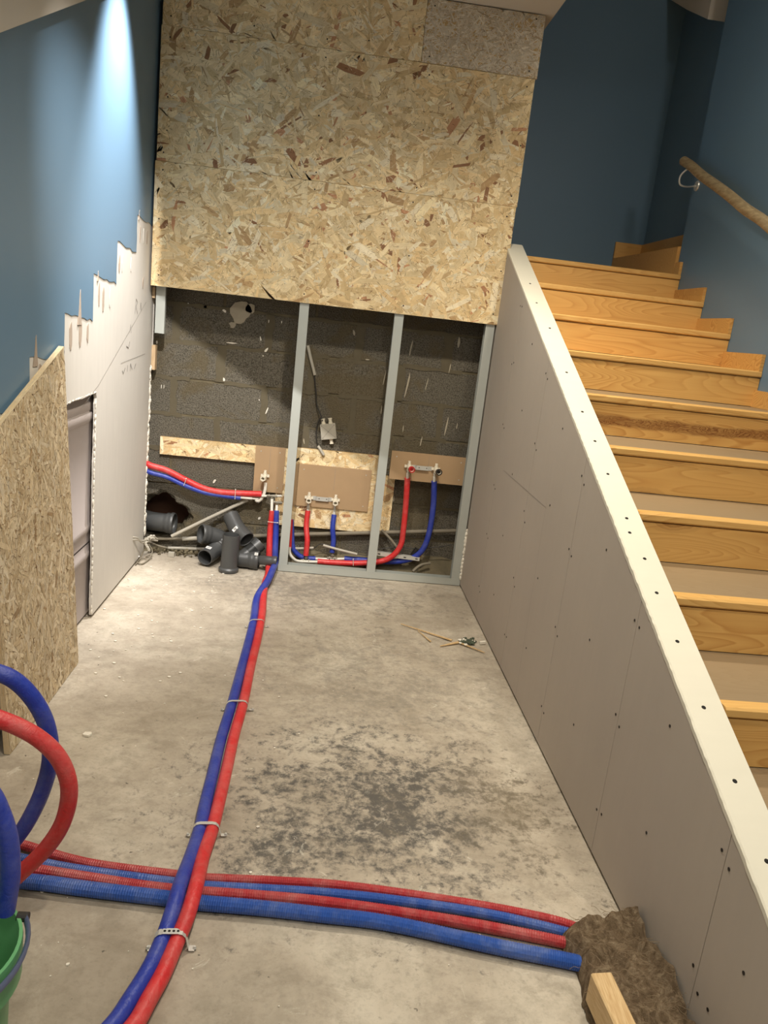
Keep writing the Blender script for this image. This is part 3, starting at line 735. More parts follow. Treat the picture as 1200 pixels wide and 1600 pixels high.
# handrail ----------------------------------------------------------
hr = thing('handrail', (2.69, 0.0, 2.38), 'round wooden handrail on a steel bracket along the right blue wall', 'handrail')
m = MB(); hp = []
A = Vector((2.69, 0.045, 2.408)); B = Vector((2.69, -3.4, 0.865))
L_ = (B-A).length
for k in range(60):
    p = A.lerp(B, k/59); hp.append(p+Vector((0.002*sin(k*1.3), 0, 0.0025*sin(k*.9))))
m.tube(hp, 0.0235, 14, 0.06); ob('rail', m, M['handrail'], hr, smooth=True)
m = MB(); d_ = (B-A).normalized(); m.sweep([(A+d_*0.001, -d_, 0.0238), (A-d_*0.004, -d_, 0.022)], 14); ob('end_cap', m, M['batten'], hr, label='pale end cap')
for y in (-0.02, -2.2):
    z = A.z+(y-A.y)*(B.z-A.z)/(B.y-A.y)
    m = MB(); m.tube([(2.684, y-.02, z-0.022), (2.655, y-.012, z-0.060), (2.662, y-.006, z-0.098), (2.70, y, z-0.105), (XR-0.004, y, z-0.095)], 0.0045, 8, 0.008)
    b_ = ob('bracket', m, M['galv2'], hr, smooth=True, label='bent steel bracket')
    m = MB(); m.sweep([((XR-0.007, y, z-0.095), (1, 0, 0), 0.024), ((XR-0.001, y, z-0.095), (1, 0, 0), 0.026)], 16); ob('rosette', m, M['galv2'], b_)

# ================================================================== BOARDS ON THE BACK
r2 = random.Random(21)
def osb_panel(label, xa, xb, za, zb, yf, t, n, pal=PAL, group=None, name='strand_board', **kw):
    m = MB(); m.box((xa, yf, za), (xb, yf+t, zb), CB)
    strands(m, (xa, yf, za), (1, 0, 0), (0, 0, 1), (0, -1, 0), xb-xa, zb-za, n, r2, pal, **kw)
    fines(m, (xa, yf, za), (1, 0, 0), (0, 0, 1), (0, -1, 0), xb-xa, zb-za, int((xb-xa)*(zb-za)*(3200 if pal is PAL else 900)), r2)
    edge_layers(m, (xa, yf, za), (xb, yf, za), (0, 1, 0), (0, 0, -1), t, r2)
    o = ob(name, m, M['osb'], label=label, cat='board', group=group)
    return o
def bscrews(parent, pts, y, mat='screw', r=0.0038, name='screw'):
    s0 = None
    for x, z in pts:
        if s0 is None:
            m = MB(); m.sweep([((0, 0, 0), (0, -1, 0), r), ((0, -0.0014, 0), (0, -1, 0), r*.8)], 8)
            s0 = ob(name, m, M[mat], parent); s0.location = (x, y, z)
        else: copyobj(s0, (x, y, z))
X1 = 1.832
pn = osb_panel('large golden strand board forming the lowest course above the metal studs', 0.012, X1, 1.476, 2.0693, -0.0120, 0.0115, 5200)
bscrews(pn, [(0.05, 1.53), (0.79, 1.52), (1.31, 1.52), (1.79, 1.53), (1.80, 1.75), (0.79, 1.78), (1.31, 1.77), (0.04, 1.80), (0.05, 2.03), (0.8, 2.03), (1.3, 2.03), (1.79, 2.02)], -0.0136)
pn = osb_panel('large golden strand board in the middle course, below the two top boards', 0.018, X1+0.004, 2.0705, 2.6690, -0.0120, 0.0115, 5200)
bscrews(pn, [(0.05, 2.11), (0.8, 2.11), (1.31, 2.1), (1.80, 2.12), (0.06, 2.36), (0.79, 2.37), (1.31, 2.37), (1.81, 2.36), (0.06, 2.62), (0.8, 2.63), (1.31, 2.62), (1.80, 2.63)], -0.0136)
pn = osb_panel('golden strand board in the top course left of the greyer offcut', 0.022, 1.262, 2.6702, 2.955, -0.0120, 0.0115, 2200)
bscrews(pn, [(0.06, 2.71), (0.8, 2.71), (0.07, 2.84), (0.45, 2.72), (1.0, 2.73)], -0.0136)
pn = osb_panel('smaller greyish strand board offcut at the top right corner under the ceiling', 1.2635, X1+0.012, 2.6705, 2.950, -0.0135, 0.0125, 2600, PALG, lmin=0.02, lmax=0.07, wmin=.002, wmax=.012)
bscrews(pn, [(1.30, 2.70), (1.30, 2.92), (1.80, 2.70), (1.80, 2.93)], -0.0152)

# boards screwed to the block wall
y1_ = YB-0.004
osb_panel('low horizontal strand board strip on the block wall left of the first stud', 0.052, 0.80, 0.572, 0.672, y1_-0.018, 0.017, 520)
pn = osb_panel('strand board rectangle on the block wall behind the middle stud', 0.715, 1.392, 0.222, 0.570, y1_-0.018, 0.017, 1500)
pn = osb_panel('short strand board strip above the middle brown fibreboard between the studs', 0.802, 1.30, 0.572, 0.684, y1_-0.018, 0.017, 420)
def brown(label, xa, xb, za, zb, yf, t=0.012, seam=True):
    m = MB(); m.box((xa, yf, za), (xb, yf+t, zb)); o = ob('fibreboard', m, M['mdf'], label=label, cat='board')
    m = MB(); c = (xa+xb)/2; m.box((c-0.0006, yf-0.0005, za+(0.45 if seam else 0)*(zb-za)), (c+0.0006, yf-0.0001, zb-0.01)); ob('pencil_line', m, M['pencil'], o)
    bscrews(o, [(xa+0.03, zb-0.03), (xb-0.03, zb-0.03), (xb-0.03, za+0.03)], yf-0.0001, 'galv2', 0.0035)
    return o
YF = y1_-0.018-0.013
b1 = brown('brown fibreboard square left of the first stud behind the single white outlet', 0.585, 0.752, 0.412, 0.676, YF)
b2 = brown('wide brown fibreboard between the first two studs behind the two white outlets', 0.835, 1.252, 0.350, 0.595, YF)
m = MB(); m.box((0.803, YF, 0.352), (0.834, YF+0.012, 0.592)); ob('fibreboard_strip', m, M['mdf'], label='narrow brown fibreboard strip left of the wide brown board', cat='board')
YF3 = 0.062
b3 = brown('brown fibreboard on the right between studs carrying the red and black capped outlets', 1.345, 1.772, 0.578, 0.738, YF3, 0.012)

# ------------------------------------------------------------------ metal stud frame
fr = thing('metal_stud_wall', (1.29, 0.02, 0), 'galvanised steel stud wall frame with floor track below the strand boards', 'frame')
def cstud(x, z0, z1, w_=0.048, d=0.046, flip=1):
    m = MB(); t = 0.0012; lip = 0.008
    prof = [(0, 0), (w_, 0), (w_, lip), (w_-t, lip), (w_-t, t), (t, t), (t, d-t), (w_-t, d-t), (w_-t, d-lip), (w_, d-lip), (w_, d), (0, d)]
    m.prism([(p[0] if flip > 0 else w_-p[0], p[1]) for p in prof], lambda u, v, t_: (x+u, v+0.0005, t_), z0, z1); return m
for x, fl in ((0.772, 1), (1.272, 1), (1.763, -1)):
    s_ = ob('stud', cstud(x, 0.004, 2.6, flip=fl), M['galv'], fr)
m = MB(); t = 0.0012
m.prism([(0, 0.002), (0.05, 0.002), (0.05, 0.042), (0.05-t, 0.042), (0.05-t, 0.002+t), (t, 0.002+t), (t, 0.042), (0, 0.042)], lambda u, v, t_: (t_, u-0.0015, v), 0.768, W-0.0015); ob('track', m, M['galv'], fr)
s0 = None
for x in (0.79, 1.295, 1.795):
    if s0 is None:
        m = MB(); m.sweep([((0, 0, 0), (0, -1, 0), 0.004), ((0, -0.002, 0), (0, -1, 0), 0.003)], 8); s0 = ob('rivet', m, M['paper'], fr); s0.location = Vector((x, -0.0016, 0.024))-fr.location
    else: copyobj(s0, Vector((x, -0.0016, 0.024))-fr.location)
m = MB(); m.box((0, 0, 0), (0.0001, 0.0001, 0.0001))
# short stud offcut and timber block on the left
a = U(243, 451, 1, 0.06); b = U(259, 524, 1, 0.06)
m = MB(); t = 0.0012; prof = [(0, 0), (0.048, 0), (0.048, 0.03), (0.048-t, 0.03), (0.048-t, t), (t, t), (t, 0.03), (0, 0.03)]
m.prism(prof, lambda u, v, t_: (a.x+u+0.004, 0.06+v, t_), 1.238, 1.9); ob('stud_offcut', m, M['galv'], label='short galvanised stud hanging behind the strand board at far left', cat='stud')
m = MB(); m.obox((0.006, 0.142, 1.106), (0.013, 0, 0), (0, 0.022, 0), (0, 0, 0.066)); m2 = ob('timber_block', m, M['battenv'], label='small pale timber block wedged at the left wall edge', cat='block')
m = MB(); m.box((-0.012, 0.1185, 1.17), (0.004, 0.1355, 2.9)); ob('trim_2', m, M['bare'], kind='structure')
m = MB(); m.box((0.003, 0.07, 1.415), (0.017, 0.09, 1.47)); ob('timber_batten', m, M['battenv'], label='tiny brown timber end under the strand board corner', cat='batten')

# ================================================================== LEANING BOARDS, LEFT
def lean_board():
    ya_, yb_ = -1.31, -2.05
    n = Vector((1, 0, 0.05)).normalized()
    rt = thing('leaning_strand_board', (0.08, -1.65, 0), 'tall strand board offcut with slanted top leaning against the left wall', 'board')
    H1 = 1.21; slope = (1.206-1.019)/(1.865-1.349)
    # board plane: bottom x=.085, top x=.018 at z=1.2
    def P(u, v, t): return Vector((0.082-(0.082-0.026)*v/H1+t, ya_-u*1.0-(0.039*v/H1), v))
    Lb = 0.655
    top = lambda u: H1-slope*u*1.0
    m = MB(); tk = 0.018
    pts = [(0, 0.0005), (Lb, 0.0005), (Lb, top(Lb)), (0, top(0))]
    vs = [P(u, v, 0) for u, v in pts]+[P(u, v, -tk) for u, v in pts]
    m.add(vs, [(3, 2, 1, 0), (4, 5, 6, 7)]+[(i, (i+1) % 4, 4+(i+1) % 4, 4+i) for i in range(4)], lin((216, 198, 162)))
    m.f[0:2] = [m.f[0], m.f[1]]
    ex = (P(1, 0, 0)-P(0, 0, 0)); ey = (P(0, 1, 0)-P(0, 0, 0))
    strands(m, P(0, 0, 0), ex, ey, (1, 0, 0.06), Lb, H1, 3800, r2, [((222, 206, 174), 6), ((214, 196, 162), 6), ((206, 186, 150), 5), ((228, 214, 186), 3), ((190, 168, 132), 1.5), ((170, 144, 108), .5)], clampf=lambda u, v: (u, min(v, top(u))), lmin=0.03, lmax=0.12, wmax=0.02, grain=(pi/2, 0.8))
    fines(m, P(0, 0, 0), ex, ey, (1, 0, 0.06), Lb, H1, 2600, r2, clampf=lambda u, v: (u, min(v, top(u))))
    edge_layers(m, P(0, top(0), 0), P(Lb, top(Lb), 0), (-1, 0, 0), (0, -0.3, 1), tk, r2)
    edge_layers(m, P(Lb, 0, 0), P(Lb, top(Lb), 0), (-1, 0, 0), (0, -1, 0), tk, r2)
    ob('board', m, M['osb'], rt)
lean_board()
m = MB()
m.prism([(-1.985, 0.001), (-2.5, 0.001), (-2.5, 1.0), (-1.985, 1.12)], lambda u, v, t: (0.055-0.035*v/1.1+t, u, v), 0, -0.012)
ob('leaning_fibreboard', m, M['mdf'], label='brown board in shade leaning on the left wall beside the slanted strand board', cat='board')

# ================================================================== PIPES ON THE FLOOR
def onfloor(pts, r, dz=None, ax=2):
    out = []
    for i, (x, y) in enumerate(pts):
        z = r+0.0005 + (dz(y) if dz else 0)
        out.append(U(x, y, 2, z))
    return out
RP = 0.0185
def bumpz(py):    # rise over the crossing conduits
    return 0.039*math.exp(-((py-1398)/58.0)**2)
blue_px = [(425, 899), (418, 912), (402, 935), (397, 966), (388, 1004), (375, 1053), (362, 1101), (346, 1153), (332, 1211), (320, 1260), (313, 1294), (299, 1337), (282, 1382), (270, 1422), (255, 1466), (232, 1516), (203, 1563), (181, 1596), (150, 1630)]
red_px = [(419, 897), (414, 912), (411, 935), (409.5, 958), (403, 995), (392, 1041), (379.5, 1101), (366.5, 1147), (355, 1199), (343.5, 1248), (332, 1294), (317.6, 1337), (308, 1378), (293.5, 1429), (277, 1469), (255.5, 1520), (232, 1563), (214, 1596), (186, 1630)]
bl = onfloor(blue_px, RP, bumpz); rd = onfloor(red_px, RP, bumpz)
bl[0].z += 0.03; bl[1].z += 0.016; bl[2].z += 0.004
# vertical rises left of the first stud
bv = [U(432, 798, 1, 0.055), U(431, 830, 1, 0.045), U(430, 858, 1, 0.02), U(429.5, 880, 1, -0.005)]
rv = [U(425, 798, 1, 0.055), U(422, 830, 1, 0.045), U(421, 858, 1, 0.02), U(420, 880, 1, -0.005)]
m = MB(); m.tube(bv+bl, RP, 14, 0.012, rfun=lambda d: RP*0.82+RP*0.18*min(1, d/0.3)); ob('blue_sleeve', m, M['blu'], smooth=True, label='blue insulated water pipe running down the floor beside its red twin', cat='pipe')
m = MB(); m.tube(rv+rd, RP, 14, 0.012, rfun=lambda d: RP*0.82+RP*0.18*min(1, d/0.3)); ob('red_sleeve', m, M['red'], smooth=True, label='red insulated water pipe running down the floor beside its blue twin', cat='pipe')
# perforated straps over the pair
def strap(py, label, perf=False, w_=0.014):
    # nearest points of both pipes
    def at(P, pix):
        for k in range(len(pix)-1):
            if pix[k][1] <= py <= pix[k+1][1]:
                t = (py-pix[k][1])/(pix[k+1][1]-pix[k][1]); return P[k].lerp(P[k+1], t), (P[k+1]-P[k]).normalized()
    b_, tb = at(bl, blue_px); r_, tr = at(rd, red_px); ac = (r_-b_); ac.z = 0; ac = ac.normalized(); al = Vector((-ac.y, ac.x, 0))
    R = RP+0.0012; path = []
    ab = b_-ac*(R+0.012); ab.z = 0.003
    path.append(ab); a0 = b_-ac*(R+0.006); a0.z = 0.003; path.append(a0)
    for t in (0, 30, 60, 90): path.append(b_-ac*(R*cos(radians(t)))+Vector((0, 0, R*sin(radians(t)))))
    for t in (90, 120, 150, 180): path.append(r_-ac*(R*cos(radians(t)))+Vector((0, 0, R*sin(radians(t)))))
    a1 = r_+ac*(R+0.006); a1.z = 0.003; path.append(a1); a2 = r_+ac*(R+0.018); a2.z = 0.003; path.append(a2)
    m = MB(); vs = []
    for p in path:
        vs += [p-al*w_/2, p+al*w_/2, p+al*w_/2+Vector((0, 0, 0.0012)), p-al*w_/2+Vector((0, 0, 0.0012))]
    fs = []
    for i in range(len(path)-1):
        for k in range(4): a = i*4+k; b = i*4+(k+1) % 4; fs.append((a, b, b+4, a+4))
    fs += [(0, 3, 2, 1), tuple(4*(len(path)-1)+k for k in range(4))]
    m.add(vs, fs); o = ob('pipe_strap', m, M['galv2'], label=label, cat='strap')
    for e in (path[0], path[-1]):
        m = MB(); m.sweep([(e+Vector((0, 0, .001)), (0, 0, 1), 0.005), (e+Vector((0, 0, .006)), (0, 0, 1), 0.003)], 8); ob('screw', m, M['galv2'], o)
    if perf:
        m = MB(); c0 = path[5]+Vector((0, 0, 0.0014)); c1 = path[6]+Vector((0, 0, 0.0014))
        for q in (0.1, 0.4, 0.7, 1.0): c = c0.lerp(c1, q); m.sweep([(c, (0, 0, 1), 0.0032), (c+Vector((0, 0, .0004)), (0, 0, 1), 0.0032)], 8)
        ob('strap_hole', m, M['screw'], o)
strap(1467, 'perforated steel strap across the red and blue floor pipes nearest the camera', True, 0.016)
strap(1296, 'thin steel strap across the twin floor pipes just beyond the crossing', False, 0.011)
strap(1103, 'thin steel strap across the twin floor pipes half way to the studs', False, 0.010)
strap(975, 'thin pale strap across the twin floor pipes nearest the stud frame', False, 0.007)

# four crossing conduits
def cross(pix, r, mat, label, name, end_dz=0.0):
    P = onfloor(pix, r)
    m = MB(); m.tube(P, r, 12, 0.0028, corr=r*0.09); ob(name, m, M[mat], smooth=False, label=label, cat='conduit')
cross([(-120, 1285), (-40, 1303), (31, 1319), (105, 1341), (163, 1353), (275, 1367), (318, 1372), (430, 1377), (544, 1385), (720, 1410), (857, 1436), (921, 1457), (960, 1470)], 0.0125, 'redc', 'farthest red corrugated conduit crossing the floor under the twin pipes', 'red_conduit')
cross([(-120, 1308), (-40, 1326), (29, 1341), (109, 1357), (217, 1372), (272, 1379), (313, 1384), (500, 1395), (632, 1409), (775, 1431), (918, 1466), (960, 1482)], 0.013, 'bluc', 'thinner blue corrugated conduit between the two red ones on the floor', 'blue_conduit')
cross([(-120, 1324), (-40, 1343), (54, 1359), (145, 1373), (217, 1384), (268, 1390), (313, 1394), (400, 1400), (500, 1409), (610, 1424), (747, 1446), (910, 1479), (960, 1494)], 0.0145, 'redc', 'red corrugated conduit beside the thick blue one across the floor', 'red_conduit')
cross([(-120, 1340), (-40, 1360), (29, 1375), (72, 1380), (145, 1390), (264, 1404), (307, 1410), (400, 1418), (500, 1429), (610, 1443), (775, 1479), (904, 1505), (960, 1522)], 0.0185, 'bluc', 'thick blue corrugated conduit crossing the floor nearest the camera', 'blue_conduit')

# big loops of spare pipe at the left edge, standing up in front of the bucket
YL = -2.55
def loop(pix, y0, y1, r, mat, label, name):
    n = len(pix); P = [U(x, y, 1, y0+(y1-y0)*i/(n-1)) for i, (x, y) in enumerate(pix)]
    m = MB(); m.tube(P, r, 16, 0.012); return ob(name, m, M[mat], smooth=True, label=label, cat='pipe')
loop([(-190, 1160), (-120, 1085), (-60, 1047), (0, 1052), (40, 1078), (70, 1125), (79, 1180), (68, 1230), (48, 1275), (25, 1310), (-20, 1362)], -2.62, -2.48, 0.0185, 'blu', 'blue insulated pipe arching highest in the coil at the left edge', 'blue_sleeve')
loop([(-200, 1190), (-130, 1130), (-60, 1110), (0, 1124), (55, 1150), (92, 1185), (108, 1230), (100, 1280), (75, 1322), (35, 1362), (-20, 1410)], -2.72, -2.60, 0.0180, 'red', 'red insulated pipe arching in front of the blue loop at the left edge', 'red_sleeve')
loop([(-110, 1255), (-60, 1225), (-20, 1235), (2, 1275), (14, 1320), (16, 1370), (12, 1400), (8, 1424)], -2.93, -2.93, 0.0170, 'blu', 'short blue insulated pipe end hanging over the green bucket', 'blue_sleeve')
loop([(-110, 1290), (-60, 1255), (-18, 1275), (-6, 1320), (-8, 1370), (-14, 1415)], -2.89, -2.89, 0.0155, 'red', 'sliver of red insulated pipe at the left edge above the bucket', 'red_sleeve')

# bucket ------------------------------------------------------------
bc = Vector((0.362, -2.985, 0)); RB = 0.136; HB = 0.275
bk = thing('bucket', bc, 'green plastic bucket with grey blue handle at the lower left edge', 'bucket')
m = MB(); rb = 0.105; up_ = (0, 0, 1)
m.sweep([(bc+Vector((0, 0, z)), up_, r) for z, r in ((0.001, rb), (0.03, rb+.004), (HB-0.072, RB-0.020), (HB-0.075, RB-0.001), (HB-0.01, RB+0.001), (HB, RB), (HB, RB-0.006), (HB-0.02, RB-0.011), (HB-0.07, RB-0.024), (0.012, rb-0.004), (0.010, 0.002))], 48, True, True)
ob('body', m, M['green'], bk, smooth=True)
m = MB(); hp = []
for k in range(25):
    a = radians(35-200*k/24); tilt = sin(pi*k/24)
    hp.append(bc+Vector((cos(a)*(RB+0.006), sin(a)*(RB+0.008), HB-0.004-0.014*tilt)))
vs = []; fs = []
for k, p in enumerate(hp):
    o_ = (p-bc); o_.z = 0; o_.normalize()
    vs += [p+o_*0.004+Vector((0, 0, .009)), p+o_*.007, p+o_*0.004-Vector((0, 0, .009)), p-o_*0.002-Vector((0, 0, .007)), p-o_*0.001+Vector((0, 0, .004))]
for i in range(len(hp)-1):
    for k in range(5): a = i*5+k; b = i*5+(k+1) % 5; fs.append((a, b, b+5, a+5))
fs += [(4, 3, 2, 1, 0), tuple(5*(len(hp)-1)+k for k in range(5))]
m.add(vs, fs); hd = ob('handle', m, M['greyblue'], bk, smooth=True, label='grey blue handle folded down on the rim')
m = MB(); e = hp[0]; m.sweep([(e-Vector((0.012, 0, 0)), (1, 0, 0), 0.009), (e+Vector((0.008, 0, 0)), (1, 0, 0), 0.009)], 12); ob('hinge', m, M['cable'], hd)

# mineral wool and timber at the foot of the partition ---------------
wlt = thing('mineral_wool', (1.72, -2.8, 0), 'torn strip of brown mineral wool lying at the foot of the partition', 'insulation')
def wool(nx=56, ny=120):
    m = MB(); vs = []; fs = []
    for j in range(ny+1):
        v = j/ny; y = -2.60-0.85*v
        for i in range(nx+1):
            u = i/nx; wdt = 0.185+0.03*noise.noise(Vector((v*6, 2, 0)))
            xr = 1.812; xl = xr-wdt-(0.0 if v < .1 else -0.012*sin(v*9))
            x = xl+(xr-xl)*u
            e = min(1, v/0.035)**.5; sd = min(1, u/0.12)**.5; tp = 0.062+0.03*noise.noise(Vector((x*9, y*9, 0)))+0.018*noise.noise(Vector((x*30, y*30, 1)))+0.008*noise.noise(Vector((x*80, y*60, 2)))
            tp += 0.03*u
            yy = y+0.025*noise.noise(Vector((x*22, 0.5, 7)))*(1-v)+0.02*(1-min(1, v/.1))*(u)
            vs.append((x+0.008*noise.noise(Vector((x*40, y*40, 9))), yy, max(0.0, tp*e*sd)))
    for j in range(ny):
        for i in range(nx): a = j*(nx+1)+i; fs.append((a, a+nx+1, a+nx+2, a+1))
    m.add(vs, fs); return m
wm = wool(); ob('mat', wm, M['wool'], wlt, smooth=True)
m = MB(); rw = random.Random(5)
for k in range(500):
    v = Vector(wm.v[rw.randrange(len(wm.v))]); p = v+Vector((0, 0, 0.001)); a = rw.uniform(0, 2*pi); pts = [p]
    for s_ in range(5):
        a += rw.uniform(-.8, .8); pts.append(pts[-1]+Vector((cos(a)*.007, sin(a)*.007, rw.uniform(-.001, .003))))
    vs = []
    for q in pts: vs += [q, q+Vector((0, 0.0003, 0.0011))]
    m.add(vs, [(2*i, 2*i+2, 2*i+3, 2*i+1) for i in range(5)])
M['fibre'] = simple('wool_fibre', (166, 146, 118), 0.9, bump=0)
ob('loose_fibres', m, M['fibre'], wlt, kind='stuff')
tb = U(940, 1520, 2, 0.105)
m = MB(); c0 = Vector((tb.x, tb.y, 0.105)); dirv = (U(1003, 1640, 2, 0.105)-U(940, 1520, 2, 0.105)).normalized(); sd = Vector((-dirv.y, dirv.x, 0))
if sd.x < 0: sd = -sd
bev = 0.003; hw = 0.024; Lt = 0.45; tk = 0.07
prof = [(-hw, 0), (hw, 0), (hw, -tk), (-hw, -tk)]
prof = [(-hw+bev, 0), (hw-bev, 0), (hw, -bev), (hw, -tk), (-hw, -tk), (-hw, -bev)]
m.prism(prof, lambda u, v, t: c0+sd*u+Vector((0, 0, 1))*(v-0.08*t)+dirv*t, 0, Lt)
ob('timber_offcut', m, M['batten'], label='pale timber offcut lying on the mineral wool by the partition', cat='timber')
tk0 = c0+dirv*0.13+sd*0.004-Vector((0, 0, .0103))
m = MB(); m.sweep([(tk0, (0, 0, 1), 0.005), (tk0+Vector((0, 0, .0006)), (0, 0, 1), 0.0045)], 10); kn = ob('timber_knot', m, M['torn'])
kn.parent = bpy.data.objects['timber_offcut']

# ================================================================== PLUMBING
def fit(name, label, pts, R, collars=(True, True), cat='pipe fitting', wall=0.004, stickers=(), branch=None, seg=26, mat='pvc', step=0.008, cl=0.045):
    P = spline(pts, step) if len(pts) > 2 else [Vector(pts[0]).lerp(Vector(pts[1]), k/24) for k in range(25)]
    D = [0]
    for a, b in zip(P, P[1:]): D.append(D[-1]+(b-a).length)
    T = D[-1]; rt = thing(name, sum(P, Vector())/len(P), label, cat)
    def rad(d):
        r = R
        for c, e in ((collars[0], d), (collars[1], T-d)):
            if c and e < cl: r = R*1.10
            if c and abs(e-0.012) < 0.008: r = R*1.17
        return r
    rings = []
    n = len(P)
    tan = [(P[min(n-1, i+1)]-P[max(0, i-1)]) for i in range(n)]
    # inside at the start
    dep = min(0.13, T*0.48)
    ins = [i for i in range(n) if D[i] <= dep]
    for i in reversed(ins): rings.append((P[i], tan[i], rad(D[i])-wall))
    for i in range(n): rings.append((P[i], tan[i], rad(D[i])))
    ine = [i for i in range(n) if T-D[i] <= dep]
    for i in reversed(ine): rings.append((P[i], tan[i], rad(D[i])-wall))
    m = MB(); m.sweep(rings, seg, True, True)
    if branch:
        (q0, q1, rr) = branch; q0 = Vector(q0); q1 = Vector(q1); d = q1-q0
        m.sweep([(q0, d, rr), (q0.lerp(q1, .65), d, rr), (q0.lerp(q1, .66), d, rr*1.1), (q1, d, rr*1.1), (q1, d, rr*1.1-wall), (q0.lerp(q1, .3), d, rr*1.1-wall)], seg, True, True)
    ob('body', m, M[mat], rt, smooth=True)
    for (c, nrm, up_, w_, h_) in stickers:
        c = Vector(c); nrm = Vector(nrm).normalized(); up_ = Vector(up_); up_ = (up_-nrm*up_.dot(nrm)).normalized(); sx = up_.cross(nrm)
        def cyl(u, v, off): return c+sx*u+up_*v+nrm*off
        mm = MB(); mm.obox(cyl(0, 0, 0), sx*w_/2, up_*h_/2, nrm*0.0006); s_ = ob('sticker', mm, M['paper'], rt, label='small white label')
        mm = MB()
        for k in range(4): mm.obox(cyl(-w_*.28+k*w_*.18, 0, 0.0008), sx*w_*.05, up_*h_*.25, nrm*0.0002)
        ob('print', mm, M['ink'], s_)
    return rt
V = Vector
# fitting lying in the wall hole
c = U(252, 816, 1, 0.20)
fit('drain_pipe_end', 'grey drain pipe end sticking out of the ragged hole in the block wall', [V((-0.06, c.y+0.09, c.z-0.01)), V((-0.01, c.y+0.03, c.z-0.003)), V((0.06, c.y+0.0, c.z)), V((c.x+0.078, c.y-0.01, c.z+0.002))], 0.054, (False, True), seg=30)
# standing coupler
b0 = U(357, 892, 2, 0.0); b0 = V((b0.x, b0.y-0.005, 0.0))
fit('pipe_coupler', 'grey pipe coupler standing upright on the floor at the front of the heap', [b0+V((0, 0, 0.001)), b0+V((0.004, 0.0, 0.212))], 0.047, (True, False), cl=0.02, wall=0.0035)
# elbow lying front left, mouth to the camera
c = U(322, 872, 1, -0.02)
fit('pipe_elbow', 'grey bent pipe fitting lying left of the upright coupler, open end facing the camera', [V((c.x-0.005, -0.035, 0.054)), V((c.x+0.022, 0.035, 0.062)), V((c.x+0.05, 0.085, 0.085)), V((c.x+0.075, 0.11, 0.115))], 0.045, (False, True), stickers=[((c.x+0.010, -0.012, 0.106), (0.05, -.35, 1), (0.35, 1, 0.3), 0.03, 0.02)])
# elbow behind it, mouth to the upper left
c = U(330, 835, 1, 0.09)
fit('pipe_elbow', 'grey bent pipe fitting behind the front elbow, open end turned up to the left', [V((c.x-0.055, 0.06, c.z+0.008)), V((c.x-0.01, 0.085, c.z-0.002)), V((c.x+0.04, 0.105, c.z-0.02)), V((c.x+0.09, 0.125, c.z-0.055))], 0.048, (True, False))
# elbow leaning on top, mouth to the lower right
c = U(372, 830, 1, 0.07)
fit('pipe_elbow', 'grey bent pipe fitting on top of the heap behind the upright coupler', [V((c.x+0.058, 0.00, c.z-0.025)), V((c.x+0.012, 0.045, c.z+0.005)), V((c.x-0.022, 0.08, c.z+0.035)), V((c.x-0.052, 0.118, c.z+0.075))], 0.046, (False, False), stickers=[((c.x-0.012, 0.012, c.z+0.028), (-.3, -1, 0.45), (0.6, 0, .8), 0.018, 0.034)])
# Y-branch lying to the right with reducer
c = U(400, 877, 1, 0.02)
yb = V((0.53, 0.015, 0.050)); ye = V((0.745, -0.01, 0.052))
rt = fit('pipe_branch', 'grey branch fitting lying on the floor between the coupler and the twin pipes', [yb, yb+V((0.04, -.004, 0)), yb+V((0.13, -0.01, 0.0))], 0.047, (False, True), branch=(yb+V((0.04, 0.0, 0.01)), yb+V((0.125, 0.05, 0.085)), 0.040), stickers=[((0.645, -0.030, 0.098), (0, -.7, 1), (0, 1, 0.5), 0.018, 0.018)])
fit('pipe_reducer', 'narrow grey reducer lying right of the branch fitting across the twin pipes', [V((0.668, -0.012, 0.060)), V((0.70, -0.03, 0.066)), V((0.72, -0.038, 0.068)), V((0.762, -0.042, 0.068))], 0.026, (False, True), cl=0.02)

# wall outlets ------------------------------------------------------
def outlet(label, c, mat_body='ivory', group=None, capmat=None, tilt=0.0, hexa=True, drop=0.045):
    rt = thing('wall_outlet', c, label, 'outlet'); d = V((tilt, -1, -0.12)).normalized()
    m = MB(); m.sweep([(c+V((0, -0.004, 0.018)), (0, 0, -1), 0.011), (c+V((0, -0.004, -0.020)), (0, 0, -1), 0.011)], 14)
    m.sweep([(c, d, 0.013), (c+d*0.035, d, 0.0135), (c+d*0.036, d, 0.0165), (c+d*0.052, d, 0.0165), (c+d*0.052, d, 0.0105), (c+d*0.02, d, 0.0100)], 6 if hexa else 18, True, True)
    ob('body', m, M[mat_body], rt, smooth=True)
    m = MB(); m.sweep([(c+V((0, -.004, .019)), (0, 0, 1), 0.008), (c+V((0, -.004, .034)), (0, 0, 1), 0.008)], 12); ob('collar', m, M['ivory'], rt, smooth=True)
    if capmat:
        m = MB(); q = c+d*0.040; m.sweep([(q, d, 0.0175), (q+d*0.016, d, 0.0175), (q+d*0.016, d, 0.0125), (q+d*0.006, d, 0.012)], 18); ob('cap', m, M[capmat], rt, smooth=True, label={'redcap': 'red protective cap', 'blackcap': 'black protective cap'}[capmat])
    m = MB(); m.box(c+V((-0.024, 0.004, -0.006)), c+V((0.024, 0.0068, 0.010))); ob('flange', m, M['ivory'], rt)
    return rt
